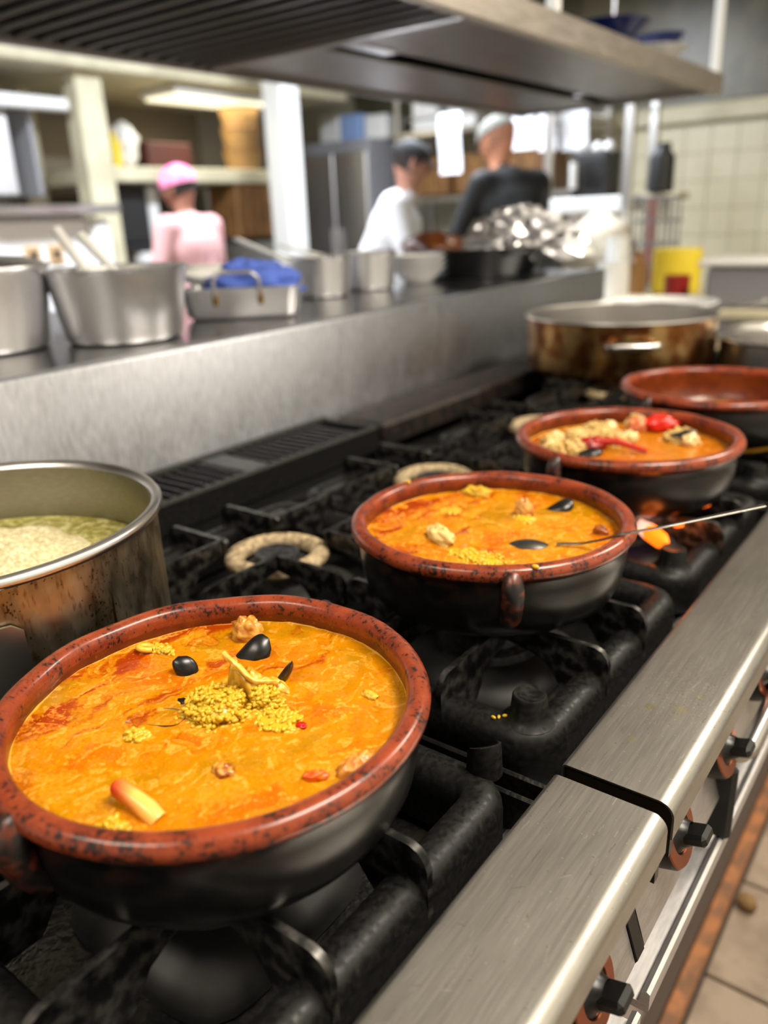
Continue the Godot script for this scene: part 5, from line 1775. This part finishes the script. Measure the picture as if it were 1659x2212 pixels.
# ---------- people ----------
func flesh(mb: MB, bones: Array, cell: float) -> void:
	# tapered capsules joined by a smooth minimum, meshed as surface nets
	var lo := Vector3.ONE * 1e9
	var hi := -lo
	for b in bones:
		var r: float = maxf(b[2], b[3]) + cell * 3
		for p in [b[0], b[1]]:
			lo = lo.min(p - Vector3.ONE * r)
			hi = hi.max(p + Vector3.ONE * r)
	var nx := int((hi.x - lo.x) / cell) + 2
	var ny := int((hi.y - lo.y) / cell) + 2
	var nz := int((hi.z - lo.z) / cell) + 2
	var f := PackedFloat32Array()
	f.resize(nx * ny * nz)
	f.fill(1.0)
	var best := f.duplicate()
	var own := PackedInt32Array()
	own.resize(f.size())
	for bi in bones.size():
		var b: Array = bones[bi]
		var a: Vector3 = b[0]
		var ab: Vector3 = b[1] - a
		var ll := maxf(ab.length_squared(), 1e-9)
		var k: float = b[5]
		var r := maxf(b[2], b[3]) + k + cell * 2
		var l2 := ((a.min(b[1]) - Vector3.ONE * r - lo) / cell).max(Vector3.ZERO)
		var h2 := ((a.max(b[1]) + Vector3.ONE * r - lo) / cell).min(Vector3(nx - 1, ny - 1, nz - 1))
		for z in range(int(l2.z), int(h2.z) + 1):
			for y in range(int(l2.y), int(h2.y) + 1):
				var row := (z * ny + y) * nx
				for x in range(int(l2.x), int(h2.x) + 1):
					var p := lo + Vector3(x, y, z) * cell - a
					var t := clampf(p.dot(ab) / ll, 0, 1)
					var d := (p - ab * t).length() - lerpf(b[2], b[3], t)
					var i := row + x
					if d < best[i]:
						best[i] = d
						own[i] = bi
					var h := maxf(k - absf(f[i] - d), 0.0) / k
					f[i] = minf(f[i], d) - h * h * k * 0.25
	var id := PackedInt32Array()
	id.resize(f.size())
	id.fill(-1)
	var off := [0, 1, nx, nx + 1, nx * ny, nx * ny + 1, nx * ny + nx, nx * ny + nx + 1]
	var pos := [Vector3(0, 0, 0), Vector3(1, 0, 0), Vector3(0, 1, 0), Vector3(1, 1, 0), Vector3(0, 0, 1), Vector3(1, 0, 1), Vector3(0, 1, 1), Vector3(1, 1, 1)]
	var edges := [[0, 1], [2, 3], [4, 5], [6, 7], [0, 2], [1, 3], [4, 6], [5, 7], [0, 4], [1, 5], [2, 6], [3, 7]]
	for z in nz - 1:
		for y in ny - 1:
			for x in nx - 1:
				var i := (z * ny + y) * nx + x
				var s0 := f[i] < 0.0
				var mixed := false
				for q in range(1, 8):
					if (f[i + off[q]] < 0.0) != s0:
						mixed = true
						break
				if not mixed:
					continue
				var p := Vector3.ZERO
				var m := 0
				for e in edges:
					var fa := f[i + off[e[0]]]
					var fb := f[i + off[e[1]]]
					if (fa < 0.0) != (fb < 0.0):
						p += pos[e[0]].lerp(pos[e[1]], fa / (fa - fb))
						m += 1
				p /= m
				var g := Vector3(f[i + 1] + f[i + off[3]] + f[i + off[5]] + f[i + off[7]] - f[i] - f[i + off[2]] - f[i + off[4]] - f[i + off[6]], f[i + off[2]] + f[i + off[3]] + f[i + off[6]] + f[i + off[7]] - f[i] - f[i + 1] - f[i + off[4]] - f[i + off[5]], f[i + off[4]] + f[i + off[5]] + f[i + off[6]] + f[i + off[7]] - f[i] - f[i + 1] - f[i + off[2]] - f[i + off[3]])
				mb.col = bones[own[i + off[(1 if p.x > 0.5 else 0) + (2 if p.y > 0.5 else 0) + (4 if p.z > 0.5 else 0)]]][4]
				id[i] = mb.vert(lo + (Vector3(x, y, z) + p) * cell, g.normalized(), Vector2.ZERO)
	var st := [1, nx, nx * ny]
	for z in range(1, nz - 1):
		for y in range(1, ny - 1):
			for x in range(1, nx - 1):
				var i := (z * ny + y) * nx + x
				for a in 3:
					if (f[i] < 0.0) != (f[i + st[a]] < 0.0):
						var u: int = st[(a + 1) % 3]
						var w: int = st[(a + 2) % 3]
						if id[i] >= 0 and id[i - u] >= 0 and id[i - w] >= 0 and id[i - u - w] >= 0:
							mb.face(id[i], id[i - u], id[i - u - w])
							mb.face(id[i], id[i - u - w], id[i - w])


func hand_bones(w: Vector3, dir: Vector3, palm: Vector3, side: float, skin: Color) -> Array:
	# palm and five bent fingers from the wrist w along dir
	var across := dir.cross(palm).normalized() * side
	var o := [[w, w + dir * 0.075, 0.022, 0.026, skin, 0.012], [w + dir * 0.03 + across * 0.018, w + dir * 0.08 + across * 0.022, 0.018, 0.015, skin, 0.01], [w + dir * 0.03 - across * 0.018, w + dir * 0.075 - across * 0.024, 0.018, 0.014, skin, 0.01]]
	for i in 4:
		var s := 0.027 - 0.018 * i
		var l: float = [0.066, 0.075, 0.07, 0.055][i]
		var a := w + dir * 0.078 + across * s
		var b := a + (dir + palm * 0.25).normalized() * l * 0.45
		var c := b + (dir + palm * 0.8).normalized() * l * 0.32
		var d := c + (dir * 0.6 + palm).normalized() * l * 0.25
		o.append([a, b, 0.0095, 0.009, skin, 0.004])
		o.append([b, c, 0.009, 0.0082, skin, 0.004])
		o.append([c, d, 0.0082, 0.0072, skin, 0.004])
	var t0 := w + dir * 0.025 + across * 0.026
	var t1 := t0 + (dir * 0.7 + across * 0.7 + palm * 0.3).normalized() * 0.035
	var t2 := t1 + (dir + palm * 0.4).normalized() * 0.03
	o.append([t0, t1, 0.012, 0.010, skin, 0.006])
	o.append([t1, t2, 0.010, 0.0085, skin, 0.005])
	return o


func person(label: String, at: Vector3, facing: Vector2, h: float, lean: float, head_turn: float, arms: Array, cl: Dictionary) -> Node3D:
	# local axes: +z is forward, y up; measured for a height of 1.7 m and scaled
	var t := thing("person", label, "person", at, atan2(facing.x, facing.y))
	var k := h / 1.7
	var S: Color = cl.shirt
	var T: Color = cl.trousers
	var K: Color = cl.skin
	var hip := Vector3(0, 0.93, -lean * 0.25)
	var ch := Vector3(0, 1.26, lean * 0.6)
	var nk := Vector3(0, 1.44, lean)
	var bones := []
	for s in [-1.0, 1.0]:
		var hj := hip + Vector3(0.095 * s, -0.03, 0)
		var kn := Vector3(0.10 * s, 0.50, 0.03)
		var an := Vector3(0.105 * s, 0.09, -0.02)
		bones.append([hj, kn, 0.095, 0.062, T, 0.04])
		bones.append([kn, an, 0.062, 0.045, T, 0.03])
		bones.append([an + Vector3(0, -0.045, -0.01), an + Vector3(0.01 * s, -0.055, 0.14), 0.042, 0.034, cl.shoes, 0.02])
	bones.append([hip + Vector3(-0.05, 0, 0), hip + Vector3(0.05, 0, 0), 0.125, 0.125, T, 0.05])
	bones.append([hip + Vector3(0, 0.08, 0), ch, 0.135, 0.140, S, 0.06])
	bones.append([ch + Vector3(-0.07, 0.0, 0), ch + Vector3(0.07, 0.0, 0), 0.128, 0.128, S, 0.06])
	bones.append([ch + Vector3(-0.15, 0.12, 0.0), ch + Vector3(0.15, 0.12, 0.0), 0.068, 0.068, S, 0.05])
	bones.append([ch + Vector3(0, 0.12, 0), nk + Vector3(0, -0.02, 0), 0.08, 0.058, S, 0.04])
	bones.append([nk + Vector3(0, -0.03, 0), nk + Vector3(0, 0.07, 0.015), 0.054, 0.050, K, 0.02])
	var hands := []
	for i in 2:
		var s := -1.0 if i == 0 else 1.0
		var sh := ch + Vector3(0.19 * s, 0.115, 0.0)
		var el: Vector3 = ch + arms[i][0] * Vector3(s, 1, 1)
		var wr: Vector3 = ch + arms[i][1] * Vector3(s, 1, 1)
		var cut: float = cl.sleeve
		bones.append([sh, el, 0.062, 0.048, S, 0.03])
		if cut > 0.9:
			bones.append([el, wr, 0.047, 0.036, S, 0.02])
		else:
			bones.append([el, wr, 0.041, 0.028, K, 0.02])
			bones.append([sh, sh.lerp(el, 0.8), 0.068, 0.062, S, 0.02])
		hands.append([wr, (wr - el).normalized(), s])
	var mb := MB.new()
	mb.colored = true
	mb.xf = Transform3D(Basis.from_scale(Vector3.ONE * k), Vector3.ZERO)
	flesh(mb, bones, 0.017)
	for hd in hands:
		var palm := Vector3(0, -0.35, 0.6)
		palm = (palm - hd[1] * palm.dot(hd[1])).normalized()
		flesh(mb, hand_bones(hd[0], hd[1], palm, hd[2], K), 0.0055)
	# head: skull, jaw, nose, brow, ears, mouth and eyes; turned on the neck
	var c := nk + Vector3(0, 0.155, 0.035)
	var hb := Basis.from_euler(Vector3(0.18 + lean, head_turn, 0))
	var dark := Color(0.02, 0.015, 0.012)
	var hr: Color = cl.hair
	var L := func(x: float, y: float, z: float) -> Vector3: return c + hb * Vector3(x, y, z)
	var hbones := [
		[L.call(0, 0.025, -0.015), L.call(0, 0.03, -0.02), 0.092, 0.092, hr, 0.03],
		[L.call(0, 0.03, 0.02), L.call(0, 0.0, 0.025), 0.076, 0.074, K, 0.03],
		[L.call(0, -0.03, 0.03), L.call(0, -0.075, 0.05), 0.066, 0.036, K, 0.03],
		[L.call(-0.03, 0.022, 0.078), L.call(0.03, 0.022, 0.078), 0.018, 0.018, K, 0.012],
		[L.call(0, 0.012, 0.092), L.call(0, -0.022, 0.110), 0.008, 0.013, K, 0.01],
		[L.call(-0.02, -0.052, 0.083), L.call(0.02, -0.052, 0.083), 0.008, 0.008, K.lerp(Color(0.45, 0.1, 0.08), 0.5), 0.005],
		[L.call(-0.032, 0.002, 0.086), L.call(-0.026, 0.002, 0.088), 0.0085, 0.0085, dark, 0.003],
		[L.call(0.032, 0.002, 0.086), L.call(0.026, 0.002, 0.088), 0.0085, 0.0085, dark, 0.003],
		[L.call(-0.082, 0.01, -0.005), L.call(-0.080, -0.028, 0.0), 0.013, 0.010, K, 0.006],
		[L.call(0.082, 0.01, -0.005), L.call(0.080, -0.028, 0.0), 0.013, 0.010, K, 0.006],
		[L.call(0, -0.04, -0.03), nk + Vector3(0, 0.02, 0.01), 0.052, 0.050, K, 0.03],
	]
	flesh(mb, hbones, 0.0085)
	put("body", mb, M.cloth_vc, t)
	# cap or headscarf
	var hat := MB.new()
	hat.xf = Transform3D(hb, c * k)
	var rows := []
	for i in 13:
		var row := PackedVector3Array()
		for j in 33:
			var a := TAU * j / 32.0
			var e: float = lerpf(cl.hat_low, PI / 2, i / 12.0)
			row.append(Vector3(0.102 * cos(e) * cos(a), 0.035 + cl.hat_high * sin(e), -0.008 + 0.112 * cos(e) * sin(a)) * k)
		rows.append(row)
	hat.grid(rows, true)
	if cl.brim > 0.0:
		rows = []
		for i in 5:
			var row := PackedVector3Array()
			for j in 13:
				var a := PI * (0.1 + 0.8 * j / 12.0)
				var rr: float = 1.0 + cl.brim * i / 4.0
				row.append(Vector3(0.100 * cos(a) * (1.0 + 0.2 * cl.brim * i / 4.0), 0.035 - 0.012 * i / 4.0, 0.108 * sin(a) * rr) * k)
			rows.append(row)
		hat.grid(rows)
	put(cl.hat_name, hat, cl.hat, t)
	t.set_meta("neck", nk * k)
	return t


func people() -> void:
	var skin := Color(0.42, 0.20, 0.12)
	var pink := mat("pink_scarf", Color(1, 1, 1), 0.7)
	pink.albedo_texture = ntex(121, 0.02, [Color(0.88, 0.35, 0.55), Color(0.93, 0.62, 0.74)], [0.35, 0.65], 128, 3)
	triplanar(pink, Vector3(5, 5, 5))
	var a := person("person in a pink shirt and pink headscarf standing with their back turned", Vector3(-3.56, 0, -3.05), Vector2(-0.94, 0.10), 1.535, 0.05, 0.25, [[Vector3(0.24, -0.14, 0.04), Vector3(0.20, -0.30, 0.22)], [Vector3(0.24, -0.14, 0.04), Vector3(0.20, -0.30, 0.22)]], {"shirt": Color(0.62, 0.34, 0.33), "trousers": Color(0.05, 0.05, 0.07), "skin": Color(0.24, 0.10, 0.06), "shoes": Color(0.02, 0.02, 0.02), "hair": Color(0.015, 0.012, 0.01), "sleeve": 0.5, "hat_low": -0.25, "hat_high": 0.098, "brim": 0.0, "hat": pink, "hat_name": "headscarf"})
	# faint grey print on the back of the shirt
	var pr := MB.new()
	for q in [[0.0, 1.23, 0.07, 0.010], [-0.03, 1.205, 0.008, 0.05], [0.03, 1.205, 0.008, 0.05], [0.0, 1.18, 0.09, 0.012], [-0.055, 1.13, 0.03, 0.022], [-0.01, 1.13, 0.04, 0.022], [0.045, 1.13, 0.035, 0.022]]:
		pr.box(Vector3(q[0], q[1] * 0.905, -0.103), Vector3(q[2], q[3], 0.012), 0.001)
	put("shirt_print", pr, mat("print", Color(0.45, 0.33, 0.36), 0.8), a)
	person("person in a white T-shirt and dark cap bending forward beside the cook in black", Vector3(-2.76, 0, -3.645), Vector2(0.80, -0.60), 1.61, 0.16, 0.1, [[Vector3(0.22, -0.16, 0.06), Vector3(0.12, -0.32, 0.20)], [Vector3(0.23, -0.18, 0.02), Vector3(0.18, -0.40, 0.10)]], {"shirt": Color(0.80, 0.80, 0.82), "trousers": Color(0.10, 0.10, 0.12), "skin": Color(0.46, 0.22, 0.15), "shoes": Color(0.02, 0.02, 0.02), "hair": Color(0.03, 0.022, 0.016), "sleeve": 0.5, "hat_low": -0.1, "hat_high": 0.085, "brim": 0.55, "hat": mat("dark_cap", Color(0.14, 0.14, 0.15), 0.8), "hat_name": "cap"})
	var b := person("person in a black shirt and grey cap leaning away behind the foil", Vector3(-2.13, 0, -4.11), Vector2(-0.88, -0.48), 1.725, 0.24, 0.3, [[Vector3(0.27, -0.13, 0.10), Vector3(0.26, -0.30, 0.26)], [Vector3(0.28, -0.13, 0.08), Vector3(0.30, -0.32, 0.22)]], {"shirt": Color(0.008, 0.0085, 0.010), "trousers": Color(0.03, 0.03, 0.035), "skin": Color(0.62, 0.27, 0.15), "shoes": Color(0.02, 0.02, 0.02), "hair": Color(0.45, 0.20, 0.12), "sleeve": 1.0, "hat_low": -0.05, "hat_high": 0.09, "brim": 0.4, "hat": mat("grey_cap", Color(0.50, 0.50, 0.47), 0.8), "hat_name": "cap"})
	var nk: Vector3 = b.get_meta("neck")
	put("apron_strap", MB.new().at(nk + Vector3(0.0, -0.06, -0.065), Vector3(-0.5, 0, 0.25)).box(Vector3.ZERO, Vector3(0.05, 0.10, 0.012), 0.004), M.white_plastic, b)
